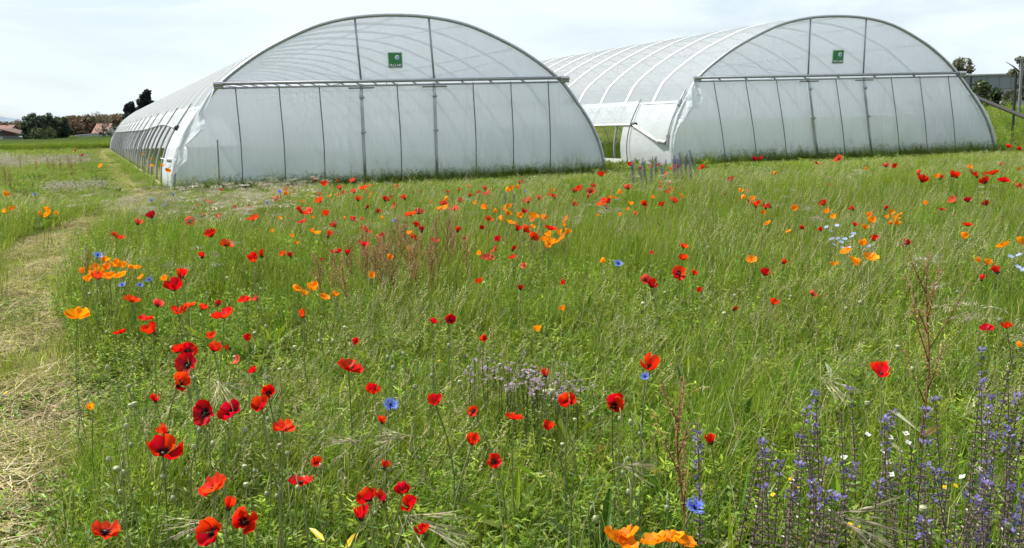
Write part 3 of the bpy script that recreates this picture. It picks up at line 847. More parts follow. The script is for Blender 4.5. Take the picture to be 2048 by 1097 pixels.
DG = [(0.034, 0.058, 0.030), (0.046, 0.076, 0.038), (0.060, 0.094, 0.046)]
CG = [(0.012, 0.018, 0.016), (0.016, 0.022, 0.020), (0.022, 0.028, 0.024)]
LG = [(0.06, 0.09, 0.025), (0.08, 0.11, 0.03), (0.05, 0.08, 0.025)]
def by_px(x, ybase, ytop, dist):
    a, b = at_d(x, ybase, dist), at_d(x, ytop, dist)
    return (a[0], dist, gz(a)), b[2] - gz(a)
for i, (x, yt, wpx, lab, cc) in enumerate([(70, 226, 52, 'broad round dark tree nearest the farmhouse', DG), (97, 227, 40, 'middle round dark tree of the three by farmhouse', DG), (122, 229, 42, 'round dark tree nearest the brown hedge, right of its neighbours', DG)]):
    bp_, hh = by_px(x, 272, yt, 170 + i * 3)
    rx = wpx / 2 / FPX * 170 / hh
    tree('round_tree', lab, bp_, hh, [(0, 0, .58, rx * .85, rx * .8, .36), (rx * .1, 0, .40, rx * .95, rx * .85, .30), (0, 0, .25, rx * .9, rx * .8, .18)], 110, 170, .13, cc, 40 + i, clump=.17, group='round trees by the farmhouse')
bp_, hh = by_px(85, 274, 250, 160)
tree('bright_shrub', 'brighter green shrub at the foot of round dark trees', bp_, hh, [(0, 0, .45, .75, .5, .42)], 24, 60, .13, LG, 50, cat='shrub')
for i, (x, yt, w_, lab) in enumerate([(264, 202, 34, 'shorter dark conifer behind the left polytunnel roof'), (297, 178, 42, 'taller dark conifer rising behind left polytunnel roof')]):
    bp_, hh = by_px(x, 270, yt, 120 + i * 8)
    rx = w_ / 2 / FPX * 120 / hh
    tree('conifer', lab, bp_, hh, [(0, 0, .25, rx * 1.15, rx, .2), (0, 0, .45, rx * 1.0, rx * .8, .16), (.02, 0, .62, rx * .85, rx * .6, .12), (rx * .25, 0, .76, rx * .5, rx * .3, .09), (-rx * .35, 0, .72, rx * .42, rx * .3, .09), (rx * .2, 0, .90, rx * .20, rx * .2, .06), (-rx * .2, 0, .84, rx * .18, rx * .2, .06)], 150, 60, .13, CG, 60 + i, clump=.085, trunk_to=.6, bare=-7, group='conifers behind the left polytunnel')
bp_, hh = by_px(207, 272, 221, 200)
tree('bare_tree', 'thin half bare tree standing by the red roofed cottage', bp_, hh, [(0, 0, .72, .34, .3, .24)], 26, 26, .12, [(0.16, 0.13, 0.08), (0.12, 0.11, 0.06)], 70, bare=10, clump=.2)
bp_, hh = by_px(222, 272, 251, 185)
tree('dark_bush', 'dark bush between the cottage and left polytunnel', bp_, hh, [(0, 0, .5, .9, .7, .45)], 22, 55, .13, DG, 71, cat='shrub', clump=.35)
# brown wood along the horizon: one far mass
b = MB(); rg = np.random.default_rng(5); cs, rs = [], []
for x in np.arange(-40, 330, 2.3):
    top = np.interp(x, [-40, 40, 70, 130, 160, 245, 330], [249, 246, 243, 237, 234, 231, 230]) + rg.normal() * 1.0
    for k in range(5):
        q = at_d(x, top + 3 + k * 7.0, 330 + rg.random() * 12); cs.append((q[0], q[1], q[2])); rs.append(1.0 + .5 * rg.random())
leaf_cloud(b, cs, rs, 34, .42, [(0.14, 0.095, 0.055), (0.115, 0.085, 0.05), (0.10, 0.085, 0.045), (0.16, 0.11, 0.06)], rg)
tag(b.build('woodland', M['foliage']), 'long band of brown leafed woodland on the left horizon', 'woodland', kind='stuff')
# shrubs and trees at right
for nm, x, yb, yt, dist, wpx, cc, lab, n_, lf in [
        ('shrub', 1960, 205, 158, 62, 40, LG, 'bright green bush before the grey warehouse next to polytunnel', 34, .12),
        ('shrub', 1991, 205, 168, 62, 28, DG, 'smaller dull green bush under the warehouse cladding', 24, .10),
        ('shrub', 2016, 205, 178, 60, 24, [(0.12, 0.13, 0.10), (0.16, 0.17, 0.13)], 'pale grey green bush left of the right fence post', 18, .10)]:
    bp_, hh = by_px(x, yb, yt, dist); hh = max(hh, .8); rx = wpx / 2 / FPX * dist / hh
    tree(nm, lab, bp_, hh, [(0, 0, .5, rx * .8, rx * .7, .40)], n_, 55, lf, cc, 80 + x, cat='shrub', clump=.24, group='bushes by the warehouse')
TG = [(0.10, 0.11, 0.06), (0.13, 0.14, 0.08), (0.17, 0.17, 0.12)]
bp_, hh = by_px(1917, 205, 118, 70); rx = 26 / FPX * 70 / hh
tree('windblown_tree', 'wispy pale tree showing above the right polytunnel shoulder', bp_, hh, [(0, 0, .84, rx, rx * .8, .13)], 26, 34, .12, TG, 90, clump=.12, trunk_to=.95, group='wispy trees at right')
bp_, hh = by_px(2040, 205, 108, 55); rx = 26 / FPX * 55 / hh
tree('windblown_tree', 'wispy pale tree cut by the right picture edge', bp_, hh, [(.05, 0, .86, rx * .8, rx * .8, .12), (-.06, 0, .66, rx * 1.2, rx * .8, .06), (.1, 0, .5, rx, rx * .7, .16), (.12, 0, .3, rx, rx * .7, .16)], 44, 34, .11, TG, 91, clump=.10, trunk_to=.98, group='wispy trees at right')

# ------------------------------------------------------------------ meadow plants, scattered (stuff)
def proto_collection(name, meshes):
    c = bpy.data.collections.new(name)
    for i, me in enumerate(meshes):
        o = bpy.data.objects.new('%s_%02d' % (name, i), me); c.objects.link(o)
    return c

def scatter(name, label, coll, pos, rot, scl, idx):
    """one object: points that each carry one plant of the collection"""
    n = len(pos)
    me = bpy.data.meshes.new(name)
    me.vertices.add(n); me.vertices.foreach_set('co', np.asarray(pos, dtype=np.float32).ravel())
    a = me.attributes.new('rot', 'FLOAT_VECTOR', 'POINT'); a.data.foreach_set('vector', np.asarray(rot, dtype=np.float32).ravel())
    a = me.attributes.new('scl', 'FLOAT_VECTOR', 'POINT'); a.data.foreach_set('vector', np.asarray(scl, dtype=np.float32).ravel())
    a = me.attributes.new('idx', 'INT', 'POINT'); a.data.foreach_set('value', np.asarray(idx, dtype=np.int32))
    o = link(name, me)
    ng = bpy.data.node_groups.new(name + '_scatter', 'GeometryNodeTree')
    ng.interface.new_socket('Geometry', in_out='INPUT', socket_type='NodeSocketGeometry')
    ng.interface.new_socket('Geometry', in_out='OUTPUT', socket_type='NodeSocketGeometry')
    N, Lk = ng.nodes, ng.links
    gi, go = N.new('NodeGroupInput'), N.new('NodeGroupOutput')
    ci = N.new('GeometryNodeCollectionInfo'); ci.inputs['Collection'].default_value = coll
    ci.inputs['Separate Children'].default_value = True; ci.inputs['Reset Children'].default_value = True
    ip = N.new('GeometryNodeInstanceOnPoints'); ip.inputs['Pick Instance'].default_value = True
    def attr(nm, ty):
        q = N.new('GeometryNodeInputNamedAttribute'); q.data_type = ty; q.inputs['Name'].default_value = nm; return q.outputs['Attribute']
    er = N.new('FunctionNodeEulerToRotation')
    Lk.new(attr('rot', 'FLOAT_VECTOR'), er.inputs[0])
    Lk.new(gi.outputs[0], ip.inputs['Points']); Lk.new(ci.outputs[0], ip.inputs['Instance'])
    Lk.new(attr('idx', 'INT'), ip.inputs['Instance Index']); Lk.new(er.outputs[0], ip.inputs['Rotation']); Lk.new(attr('scl', 'FLOAT_VECTOR'), ip.inputs['Scale'])
    Lk.new(ip.outputs[0], go.inputs[0])
    md = o.modifiers.new('scatter', 'NODES'); md.node_group = ng
    tag(o, label, kind='stuff')
    return o

G1, G2, G3, G4 = (0.160, 0.245, 0.016), (0.228, 0.312, 0.026), (0.090, 0.165, 0.016), (0.36, 0.38, 0.085)
ST = (0.40, 0.33, 0.17); ST2 = (0.52, 0.46, 0.30); BL = (0.155, 0.22, 0.055)
def blade(b, rg, x, y, az, h, lean, droop, w, col, seg=4, twist=None, tipc=None, z0=0.0):
    d = np.array([math.cos(az), math.sin(az), 0]); tw = az + math.pi / 2 + (rg.normal() * .6 if twist is None else twist)
    s_ = np.array([math.cos(tw), math.sin(tw), 0])
    v, cc = [], []
    for i in range(seg + 1):
        t = i / seg
        p = np.array([x, y, z0]) + d * h * (lean * t + droop * t * t) + np.array([0, 0, h * (t - .35 * droop * t * t * t)])
        ww = w * (1 - t ** 1.8) * .5 if t < 1 else 0
        c_ = col if tipc is None else tuple(np.array(col) * (1 - t) + np.array(tipc) * t)
        if i < seg: v += [p - s_ * ww, p + s_ * ww]; cc += [c_, c_]
        else: v.append(p); cc.append(c_)
    f = [(2 * i, 2 * i + 1, 2 * i + 3, 2 * i + 2) for i in range(seg - 1)] + [(2 * seg - 2, 2 * seg - 1, 2 * seg)]
    b.add(v, f, cc)
    return p

def spikelet(b, p, d, l, w, col, rg):
    d = d / (np.linalg.norm(d) + 1e-9)
    a = np.cross(d, rg.normal(size=3)); a /= np.linalg.norm(a) + 1e-9
    c = np.cross(d, a)
    for q in (a, c):
        b.add([p, p + d * l * .45 + q * w, p + d * l, p + d * l * .45 - q * w], [(0, 1, 2, 3)], col)

def leaf(b, p, d, up_, l, w, col):
    d = d / (np.linalg.norm(d) + 1e-9); s_ = np.cross(d, up_); s_ /= np.linalg.norm(s_) + 1e-9
    n_ = np.cross(s_, d)
    b.add([p, p + d * l * .35 + s_ * w * .5 - n_ * l * .03, p + d * l * .75 + s_ * w * .38 - n_ * l * .1, p + d * l - n_ * l * .22, p + d * l * .75 - s_ * w * .38 - n_ * l * .1, p + d * l * .35 - s_ * w * .5 - n_ * l * .03],
          [(0, 1, 2, 3), (0, 3, 4, 5)], col)

def pick(rg, cols, ps):
    c = np.array(cols[rg.choice(len(cols), p=ps)]) * (0.75 + .5 * rg.random()); return tuple(c)

def proto_grass(k):
    rg = np.random.default_rng(100 + k); b = MB()
    for i in range(46):
        r, a = .13 * math.sqrt(rg.random()), rg.random() * 6.28
        c_ = pick(rg, [G1, G2, G3, G4, ST], [.36, .28, .24, .09, .03])
        blade(b, rg, r * math.cos(a), r * math.sin(a), rg.normal() * 1.0 + rg.choice([0, a]), .15 + .25 * rg.random() ** 1.3, .06 + .16 * rg.random(), .05 + .38 * rg.random() ** 2, .0028 + .003 * rg.random(), c_)
    return b.mesh('grass', M['grass'])
def proto_seed(k):
    rg = np.random.default_rng(200 + k); b = MB()
    for i in range(11):
        r, a = .12 * math.sqrt(rg.random()), rg.random() * 6.28
        h = .30 + .22 * rg.random(); az = rg.normal() * 1.2
        c_ = pick(rg, [G2, G4, ST], [.45, .35, .2])
        p = blade(b, rg, r * math.cos(a), r * math.sin(a), az, h, .12 + .1 * rg.random(), .1 + .3 * rg.random(), .0024, c_)
        d = np.array([math.cos(az) * .5, math.sin(az) * .5, .6])
        hc = pick(rg, [(.38, .37, .19), (.52, .47, .30), (.28, .31, .13)], [.4, .35, .25])
        for q in range(7):
            dd = d + rg.normal(size=3) * .35
            spikelet(b, p - d * .012 * q + np.array([0, 0, -.004 * q]), dd, .016, .0022, hc, rg)
    for i in range(16):
        r, a = .12 * math.sqrt(rg.random()), rg.random() * 6.28
        blade(b, rg, r * math.cos(a), r * math.sin(a), rg.random() * 6.28, .12 + .16 * rg.random(), .2, .4 * rg.random(), .0045, pick(rg, [G1, G3, G2], [.4, .3, .3]))
    return b.mesh('seed_grass', M['grass'])
def proto_herb(k):
    rg = np.random.default_rng(300 + k); b = MB()
    for s_ in range(9):
        r, a = .11 * math.sqrt(rg.random()), rg.random() * 6.28
        x, y, h = r * math.cos(a), r * math.sin(a), .08 + .24 * rg.random()
        az, ln = rg.random() * 6.28, .15 + .2 * rg.random()
        c_ = pick(rg, [G1, G3, BL, G2], [.3, .3, .2, .2])
        blade(b, rg, x, y, az, h, ln, .1, .0035, c_, 3)
        for q in range(15):
            t = .15 + .85 * rg.random(); p = np.array([x + math.cos(az) * h * ln * t, y + math.sin(az) * h * ln * t, h * t])
            la = rg.random() * 6.28; d = np.array([math.cos(la), math.sin(la), .35 + .5 * rg.random()])
            leaf(b, p, d, np.array([0, 0, 1.0]), .016 + .024 * rg.random(), .0045 + .005 * rg.random(), tuple(np.array(c_) * (.8 + .5 * rg.random())))
    return b.mesh('herb', M['herb'])
def proto_low(k):
    rg = np.random.default_rng(400 + k); b = MB()
    for q in range(60):
        r, a = .14 * math.sqrt(rg.random()), rg.random() * 6.28
        p = np.array([r * math.cos(a), r * math.sin(a), .01 + .06 * rg.random()]); la = rg.random() * 6.28
        leaf(b, p, np.array([math.cos(la), math.sin(la), .2 + .5 * rg.random()]), np.array([0, 0, 1.0]), .02 + .03 * rg.random(), .009 + .01 * rg.random(), pick(rg, [G1, G3, BL, (.16, .14, .05)], [.35, .3, .2, .15]))
    return b.mesh('low_leaf', M['herb'])
def proto_straw(k):
    rg = np.random.default_rng(500 + k); b = MB()
    for i in range(46):
        r, a = .17 * math.sqrt(rg.random()), rg.random() * 6.28
        az = rg.random() * 6.28; l_ = .05 + .12 * rg.random(); d = np.array([math.cos(az), math.sin(az), rg.normal() * .16]); s_ = np.array([-d[1], d[0], .15])
        p = np.array([r * math.cos(a), r * math.sin(a), .008 + .03 * rg.random()]); w = .0012 + .0012 * rg.random()
        bend = np.array([rg.normal() * .01, rg.normal() * .01, .008 * rg.random()])
        b.add([p - s_ * w, p + s_ * w, p + d * l_ * .5 + bend + s_ * w, p + d * l_ * .5 + bend - s_ * w, p + d * l_ + s_ * w * .3, p + d * l_ - s_ * w * .3], [(0, 1, 2, 3), (3, 2, 4, 5)],
              pick(rg, [ST, ST2, (.26, .20, .11), G4], [.38, .12, .30, .20]))
    return b.mesh('straw', M['straw'])
def proto_short(k):
    rg = np.random.default_rng(600 + k); b = MB()
    for i in range(60):
        r, a = .16 * math.sqrt(rg.random()), rg.random() * 6.28
        blade(b, rg, r * math.cos(a), r * math.sin(a), rg.random() * 6.28, .03 + .06 * rg.random(), .25, .5 * rg.random(), .0035, pick(rg, [G1, G2, G4, ST], [.35, .25, .2, .2]), 2)
    return b.mesh('short_grass', M['grass'])
def proto_brome(k):
    rg = np.random.default_rng(700 + k); b = MB()
    for i in range(9):
        r, a = .08 * math.sqrt(rg.random()), rg.random() * 6.28
        h = .34 + .2 * rg.random(); az = rg.normal() * .9
        p = blade(b, rg, r * math.cos(a), r * math.sin(a), az, h, .15, .35, .0025, pick(rg, [G4, ST, G2], [.4, .3, .3]))
        d0 = np.array([math.cos(az), math.sin(az), -.1])
        c_ = pick(rg, [(.52, .47, .37), (.44, .35, .29), (.40, .40, .24), (.58, .54, .45)], [.35, .25, .2, .2])
        for q in range(13):
            dd = d0 + np.array([rg.normal() * .55, rg.normal() * .55, -.35 * rg.random() + .1])
            st = p + d0 * rg.normal() * .015
            mid = st + dd * .035
            b.add([st, st + np.array([0, 0, .0008]), mid], [(0, 1, 2)], c_)
            spikelet(b, mid, dd + np.array([0, 0, -.5]), .034, .0018, c_, rg)
    for i in range(10):
        r, a = .1 * math.sqrt(rg.random()), rg.random() * 6.28
        blade(b, rg, r * math.cos(a), r * math.sin(a), rg.random() * 6.28, .15 + .15 * rg.random(), .2, .4, .004, pick(rg, [G1, G2, ST], [.4, .3, .3]))
    return b.mesh('brome', M['straw'])
def proto_fluff(k):
    rg = np.random.default_rng(800 + k); b = MB()
    for i in range(26):
        r, a = .16 * math.sqrt(rg.random()), rg.random() * 6.28; h = .25 + .15 * rg.random()
        p = blade(b, rg, r * math.cos(a), r * math.sin(a), rg.random() * 6.28, h, .1, .2, .002, pick(rg, [G2, ST, G4], [.4, .3, .3]), 3)
        for q in range(5):
            spikelet(b, p + rg.normal(size=3) * .006, np.array([rg.normal() * .5, rg.normal() * .5, .8]), .03, .004, pick(rg, [(.46, .42, .34), (.55, .50, .42), (.38, .35, .27)], [.4, .3, .3]), rg)
    return b.mesh('fluff', M['straw'])

def proto_bright(k):
    rg = np.random.default_rng(350 + k); b = MB()
    for s_ in range(14):
        r, a = .13 * math.sqrt(rg.random()), rg.random() * 6.28
        x, y, h = r * math.cos(a), r * math.sin(a), .06 + .17 * rg.random(); az, ln = rg.random() * 6.28, .3 * rg.random()
        c_ = pick(rg, [(.20, .28, .035), (.26, .31, .05), (.16, .23, .04)], [.4, .3, .3])
        blade(b, rg, x, y, az, h, ln, .1, .002, c_, 3)
        for q in range(9):
            t = .3 + .7 * rg.random(); p = np.array([x + math.cos(az) * h * ln * t, y + math.sin(az) * h * ln * t, h * t]); la = rg.random() * 6.28
            leaf(b, p, np.array([math.cos(la), math.sin(la), .3 + .5 * rg.random()]), np.array([0, 0, 1.0]), .012 + .014 * rg.random(), .007 + .006 * rg.random(), tuple(np.array(c_) * (.8 + .4 * rg.random())))
    return b.mesh('bright_herb', M['herb'])
def proto_rosette(k):
    rg = np.random.default_rng(370 + k); b = MB()
    for i in range(11):
        a = i * 2.4 + rg.normal() * .2; c_ = pick(rg, [G1, G3, BL, (.30, .24, .05)], [.35, .3, .25, .1])
        leaf(b, np.array([0, 0, .02 + .03 * rg.random()]), np.array([math.cos(a), math.sin(a), .35 + .7 * rg.random()]), np.array([0, 0, 1.0]), .09 + .08 * rg.random(), .022 + .018 * rg.random(), c_)
    return b.mesh('rosette', M['herb'])
C_BRIGHT = proto_collection('bright_tuft', [proto_bright(k) for k in range(4)])
C_ROSE = proto_collection('rosette_tuft', [proto_rosette(k) for k in range(4)])
C_GRASS = proto_collection('grass_tuft', [proto_grass(k) for k in range(6)])
C_SEED = proto_collection('seed_tuft', [proto_seed(k) for k in range(4)])
C_HERB = proto_collection('herb_tuft', [proto_herb(k) for k in range(5)])
C_LOW = proto_collection('low_tuft', [proto_low(k) for k in range(4)])
C_STRAW = proto_collection('straw_tuft', [proto_straw(k) for k in range(4)])
C_SHORT = proto_collection('short_tuft', [proto_short(k) for k in range(4)])
C_BROME = proto_collection('brome_tuft', [proto_brome(k) for k in range(4)])
C_FLUFF = proto_collection('fluff_tuft', [proto_fluff(k) for k in range(3)])

def vnoise(x, y, sc, seed=0):
    """smooth value noise 0..1"""
    r = np.random.default_rng(seed).random((64, 64))
    X, Y = x / sc + 200.3, y / sc + 200.7
    i, j = np.floor(X).astype(int), np.floor(Y).astype(int); fx, fy = X - i, Y - j
    fx, fy = fx * fx * (3 - 2 * fx), fy * fy * (3 - 2 * fy)
    g_ = lambda a, b_: r[a % 64, b_ % 64]
    return (g_(i, j) * (1 - fx) + g_(i + 1, j) * fx) * (1 - fy) + (g_(i, j + 1) * (1 - fx) + g_(i + 1, j + 1) * fx) * fy

def in_tunnel(x, y, m=0.12):
    r = np.zeros(x.shape, bool)
    for F in (F1, F2):
        s, t = st_of(F, x, y); r |= (s > -m) & (s < F.W + m) & (t > -m) & (t < F.L + m)
    return r
def front_gap(x, y):
    """metres from the nearest polytunnel front or side (outside it)"""
    best = np.full(x.shape, 99.0)
    for F in (F1, F2):
        s, t = st_of(F, x, y)
        dx = np.maximum(np.maximum(-s, s - F.W), 0); dy = np.maximum(np.maximum(-t, t - F.L), 0)
        best = np.minimum(best, np.hypot(dx, dy))
    return best

BANDS = [(0.7, 2.2, 330), (2.2, 4.0, 230), (4.0, 7.0, 130), (7.0, 12.0, 80), (12.0, 19.0, 48), (19.0, 30.0, 30), (30.0, 48.0, 12), (48.0, 100.0, 2.6)]
def spread_points(mult, seed, far=100.0):
    """random points over the meadow the photograph can see, with a margin at the sides"""
    rg = np.random.default_rng(seed); X, Y, D = [], [], []
    for (a, b_, dens) in BANDS:
        if a >= far: continue
        wa, wb = .62 * a + 1.3, .62 * b_ + 1.3
        n = int((b_ - a) * (wa + wb) * dens * mult)
        y = a + (b_ - a) * rg.random(n); x = (rg.random(n) * 2 - 1) * (.62 * y + 1.3)
        X.append(x); Y.append(y); D.append(np.full(n, (a + b_) / 2))
    x, y, d = np.concatenate(X), np.concatenate(Y), np.concatenate(D)
    px, py = proj(x, y, terrain(x, y))
    return x, y, d, px, py, rg

def put(name, label, coll, x, y, sxy, sz, rg, n_proto, lean=0.0, z=None):
    n = len(x)
    zz = terrain(x, y) if z is None else z
    rot = np.stack([rg.normal(size=n) * .06, rg.normal(size=n) * .06 + lean, (rg.random(n) * 2 - 1) * 0.9], 1) if lean else np.stack([rg.normal(size=n) * .07, rg.normal(size=n) * .07, rg.random(n) * 6.283], 1)
    scatter(name, label, coll, np.stack([x, y, zz], 1), rot, np.stack([sxy, sxy, sz], 1), rg.integers(n_proto, size=n))

def height_field(x, y):
    """how tall the growth is: knee high near the camera, trodden near the tunnels"""
    g_ = front_gap(x, y)
    hgt = (0.22 + 0.78 * smooth(0.3, 8.0, g_)) * (0.80 + .2 * smooth(3.5, 7.0, np.hypot(x, y)))
    dist = np.hypot(x, y)
    hgt = hgt * (1.0 + 0.15 * smooth(4, 7, dist) - 0.32 * smooth(10, 20, dist))
    return hgt * (0.58 + .55 * vnoise(x, y, 1.7, 3) + .30 * vnoise(x, y, .55, 5))

def zone(px, py, boxes):
    r = np.zeros(px.shape, bool)
    fz = np.random.default_rng(len(px)).random(len(px)) * 1.1 + .35
    for (a, b_, c_, d_) in boxes: r |= ((px - (a + c_) / 2) / ((c_ - a) / 2)) ** 2 + ((py - (b_ + d_) / 2) / ((d_ - b_) / 2)) ** 2 < fz
    return r
LUSH = [(1050, 420, 1800, 640), (800, 480, 1050, 720)]
BROME_Z = [(215, 430, 330, 530), (300, 420, 520, 520), (480, 400, 620, 480)]
FLUFF_Z = [(-60, 318, 80, 346), (60, 320, 190, 342), (95, 386, 170, 414), (150, 384, 215, 408)]

x, y, d, px, py, rg = spread_points(0.50, 11)
path = on_path(px, py)
edge = vnoise(x, y, .5, 9)
keep = ~in_tunnel(x, y) & (~path | (edge > .93)) & (rg.random(len(x)) < .30 + .9 * vnoise(x, y, 1.3, 4)) & ~(zone(px, py, FLUFF_Z) & (rg.random(len(x)) < .15))
x, y, d, px, py = x[keep], y[keep], d[keep], px[keep], py[keep]
wide = 1.0 + .9 * smooth(8, 25, d) + .9 * smooth(30, 70, d)
hh = height_field(x, y) * np.where(zone(px, py, LUSH), 1.12, 1.0) * (.8 + .4 * rg.random(len(x)))
put('meadow_grass', 'thick green meadow grass between the flowers', C_GRASS, x, y, wide, hh * 1.02, rg, 6, lean=.05)

x, y, d, px, py, rg = spread_points(0.13, 12)
keep = ~in_tunnel(x, y) & ~on_path(px, py) & (vnoise(x, y, 1.4, 21) > .35)
x, y, d = x[keep], y[keep], d[keep]
put('seeding_grass', 'fine grass with pale seed heads over the meadow', C_SEED, x, y, 1 + .6 * smooth(8, 25, d), height_field(x, y) * (.8 + .35 * rg.random(len(x))), rg, 4, lean=.07)

x, y, d, px, py, rg = spread_points(0.40, 13, 48)
nn = vnoise(x, y, 1.1, 31)
keep = ~in_tunnel(x, y) & (~on_path(px, py) | (edge[:1][0] > 2)) & (nn > .30)
keep &= ~(zone(px, py, LUSH) & (rg.random(len(x)) < .6))
x, y, d = x[keep], y[keep], d[keep]
put('leafy_herbs', 'low leafy green herbs filling the meadow floor', C_HERB, x, y, 1 + .7 * smooth(8, 25, d), height_field(x, y) * (.7 + .5 * rg.random(len(x))), rg, 5)

x, y, d, px, py, rg = spread_points(0.34, 24, 30)
keep = ~in_tunnel(x, y) & ~on_path(px, py) & (vnoise(x, y, .9, 71) > .42)
x, y, d = x[keep], y[keep], d[keep]
put('bright_herbs', 'yellow green leafy herbs in patches', C_BRIGHT, x, y, 1 + .6 * smooth(8, 25, d), np.clip(height_field(x, y), .4, 1.2) * (.8 + .6 * rg.random(len(x))), rg, 4)
x, y, d, px, py, rg = spread_points(0.09, 25, 30)
keep = ~in_tunnel(x, y) & ~on_path(px, py) & (vnoise(x, y, .8, 72) > .5)
x, y, d = x[keep], y[keep], d[keep]
put('broad_leaf_weeds', 'broad leaved weeds low in the meadow', C_ROSE, x, y, .8 + .5 * rg.random(len(x)), 1.0 + 1.0 * rg.random(len(x)), rg, 4)

x, y, d, px, py, rg = spread_points(0.22, 14, 48)
keep = ~in_tunnel(x, y) & (~on_path(px, py) | (vnoise(x, y, .6, 8) > .62))
x, y, d = x[keep], y[keep], d[keep]
put('ground_leaves', 'small leaves covering the soil', C_LOW, x, y, 1 + .8 * smooth(6, 25, d), np.full(len(x), 1.0), rg, 4)

x, y, d, px, py, rg = spread_points(0.52, 15, 60)
pth = on_path(px, py)
keep = pth & ~in_tunnel(x, y) & (vnoise(x, y, .8, 41) > .34)
x, y, d = x[keep], y[keep], d[keep]
put('path_straw', 'dry straw lying on the mown path', C_STRAW, x, y, 1 + .8 * smooth(6, 25, d), np.full(len(x), 1.0), rg, 4, z=terrain(x, y) + .012)
x, y, d, px, py, rg = spread_points(0.7, 16, 60)
keep = on_path(px, py) & ~in_tunnel(x, y) & (vnoise(x, y, .55, 42) > .36)
x, y, d = x[keep], y[keep], d[keep]
put('path_grass', 'short mown grass tufts on the path', C_SHORT, x, y, 1 + .7 * smooth(6, 25, d), .7 + .7 * rg.random(len(x)), rg, 4)

x, y, d, px, py, rg = spread_points(0.30, 17, 60)
bz = zone(px, py, BROME_Z)
keep = ~in_tunnel(x, y) & ((bz & (rg.random(len(x)) < .26)) | (~on_path(px, py) & (rg.random(len(x)) < .004)))
x, y, d = x[keep], y[keep], d[keep]
put('brome_grass', 'drooping silvery brome grass heads beside the path', C_BROME, x, y, np.where(bz[keep], 1.6, 1.0), np.clip(height_field(x, y), .6, 1.1) * np.where(bz[keep], 1.15, 1.0), rg, 4)
x, y, d, px, py, rg = spread_points(0.26, 18, 100)
keep = ~in_tunnel(x, y) & zone(px, py, FLUFF_Z) & ~on_path(px, py) & (vnoise(x, y, 1.5, 61) > .35)
x, y, d = x[keep], y[keep], d[keep]
put('silver_grass', 'greyish fluffy seeding grass left of the path', C_FLUFF, x, y, 1.2 + .9 * smooth(15, 50, d), np.full(len(x), .9), rg, 3)

# weeds and soil growth inside the tunnels
rg = np.random.default_rng(19); xs, ys = [], []
for F, n in ((F1, 1500), (F2, 3000)):
    s = F.W * (.05 + .9 * rg.random(n)); t = .3 + (F.L * .6) * rg.random(n) ** 1.6
    P = F.A[None] + F.u[None] * s[:, None] + AX[None] * t[:, None]; xs.append(P[:, 0]); ys.append(P[:, 1])
x, y = np.concatenate(xs), np.concatenate(ys)
put('tunnel_weeds', 'green weeds growing inside the polytunnels', C_HERB, x, y, np.full(len(x), 1.6), .5 + 1.2 * rg.random(len(x)) ** 2, rg, 5)

# green crop beyond the meadow at left
rows = []
for q in np.linspace(0, 1, 60):
    dist = 84 + 150 * q ** 1.7
    rows.append([(x_, dist + 2 * math.sin(x_ * .3), float(terrain(np.array(x_), np.array(dist))) + .50 + .06 * wob(x_ * .7, dist * .5, 1)) for x_ in np.linspace(-.66 * dist, -.30 * dist, 60)])
b = MB(); b.add(*sheet(rows), col=(.085, .125, .03))
tag(b.build('crop_field', M['grass'], smooth_shade=True), 'flat green cereal field stretching to the far trees', kind='stuff')
rg = np.random.default_rng(23); n = 9000
dist = 82.5 + 60 * rg.random(n) ** 2.4; x = -(.30 + .36 * rg.random(n)) * dist
put('crop_stalks', 'upright green cereal stalks at the field edge', C_GRASS, x, dist, np.full(n, 2.6), 1.7 + .25 * rg.random(n), rg, 6)

# ------------------------------------------------------------------ flowers, one by one
ORD = ['first', 'second', 'third', 'fourth', 'fifth', 'sixth', 'seventh', 'eighth', 'ninth', 'tenth', 'eleventh', 'twelfth', 'thirteenth', 'fourteenth', 'fifteenth', 'sixteenth', 'seventeenth', 'eighteenth', 'nineteenth', 'twentieth', 'twenty first', 'twenty second', 'twenty third', 'twenty fourth', 'twenty fifth', 'twenty sixth', 'twenty seventh', 'twenty eighth', 'twenty ninth', 'thirtieth', 'thirty first', 'thirty second', 'thirty third', 'thirty fourth', 'thirty fifth', 'thirty sixth']
PENDING = []
def where(px, py):
    row = 0 if py < 395 else 1 if py < 440 else 2 if py < 520 else 3 if py < 640 else 4 if py < 800 else 5
    rown = ['farthest grass', 'far grass', 'middle grass', 'nearer middle grass', 'near grass', 'foreground'][row]
    cuts = [300, 720, 880, 1210, 1345, 1625, 1740]
    names = ["left of polytunnels", "below left polytunnel's left panels", "below left polytunnel's door", "below left polytunnel's right panels", "below the gap between polytunnels", "below right polytunnel's left panels", "below right polytunnel's door", "below right polytunnel's right panels"]
    if row == 5: cuts, names = [460, 900, 1350, 1700, 1900], ["at left", "left of centre", "right of centre", "left of tall dock", "right of tall dock", "at far right"]
    c_ = sum(px >= k for k in cuts)
    return (row, c_), rown + ' ' + names[c_]
def name_later(o, kind, cat, group, px, py, label=None):
    o["category"] = cat; o["group"] = group
    if label: o["label"] = label
    else: PENDING.append((o, kind, px, py))
def finish_labels():
    cells = {}
    for o, kind, px, py in PENDING:
        k, ph = where(px, py); cells.setdefault((kind, k), [ph, []])[1].append((px, py, o))
    for (kind, k), (ph, lst) in cells.items():
        lst.sort(key=lambda q: (q[0], q[1]))
        for i, (_, _, o) in enumerate(lst):
            o["label"] = ('only %s in %s' % (kind, ph)) if len(lst) == 1 else ('%s %s from left in %s' % (ORD[min(i, 35)], kind, ph))

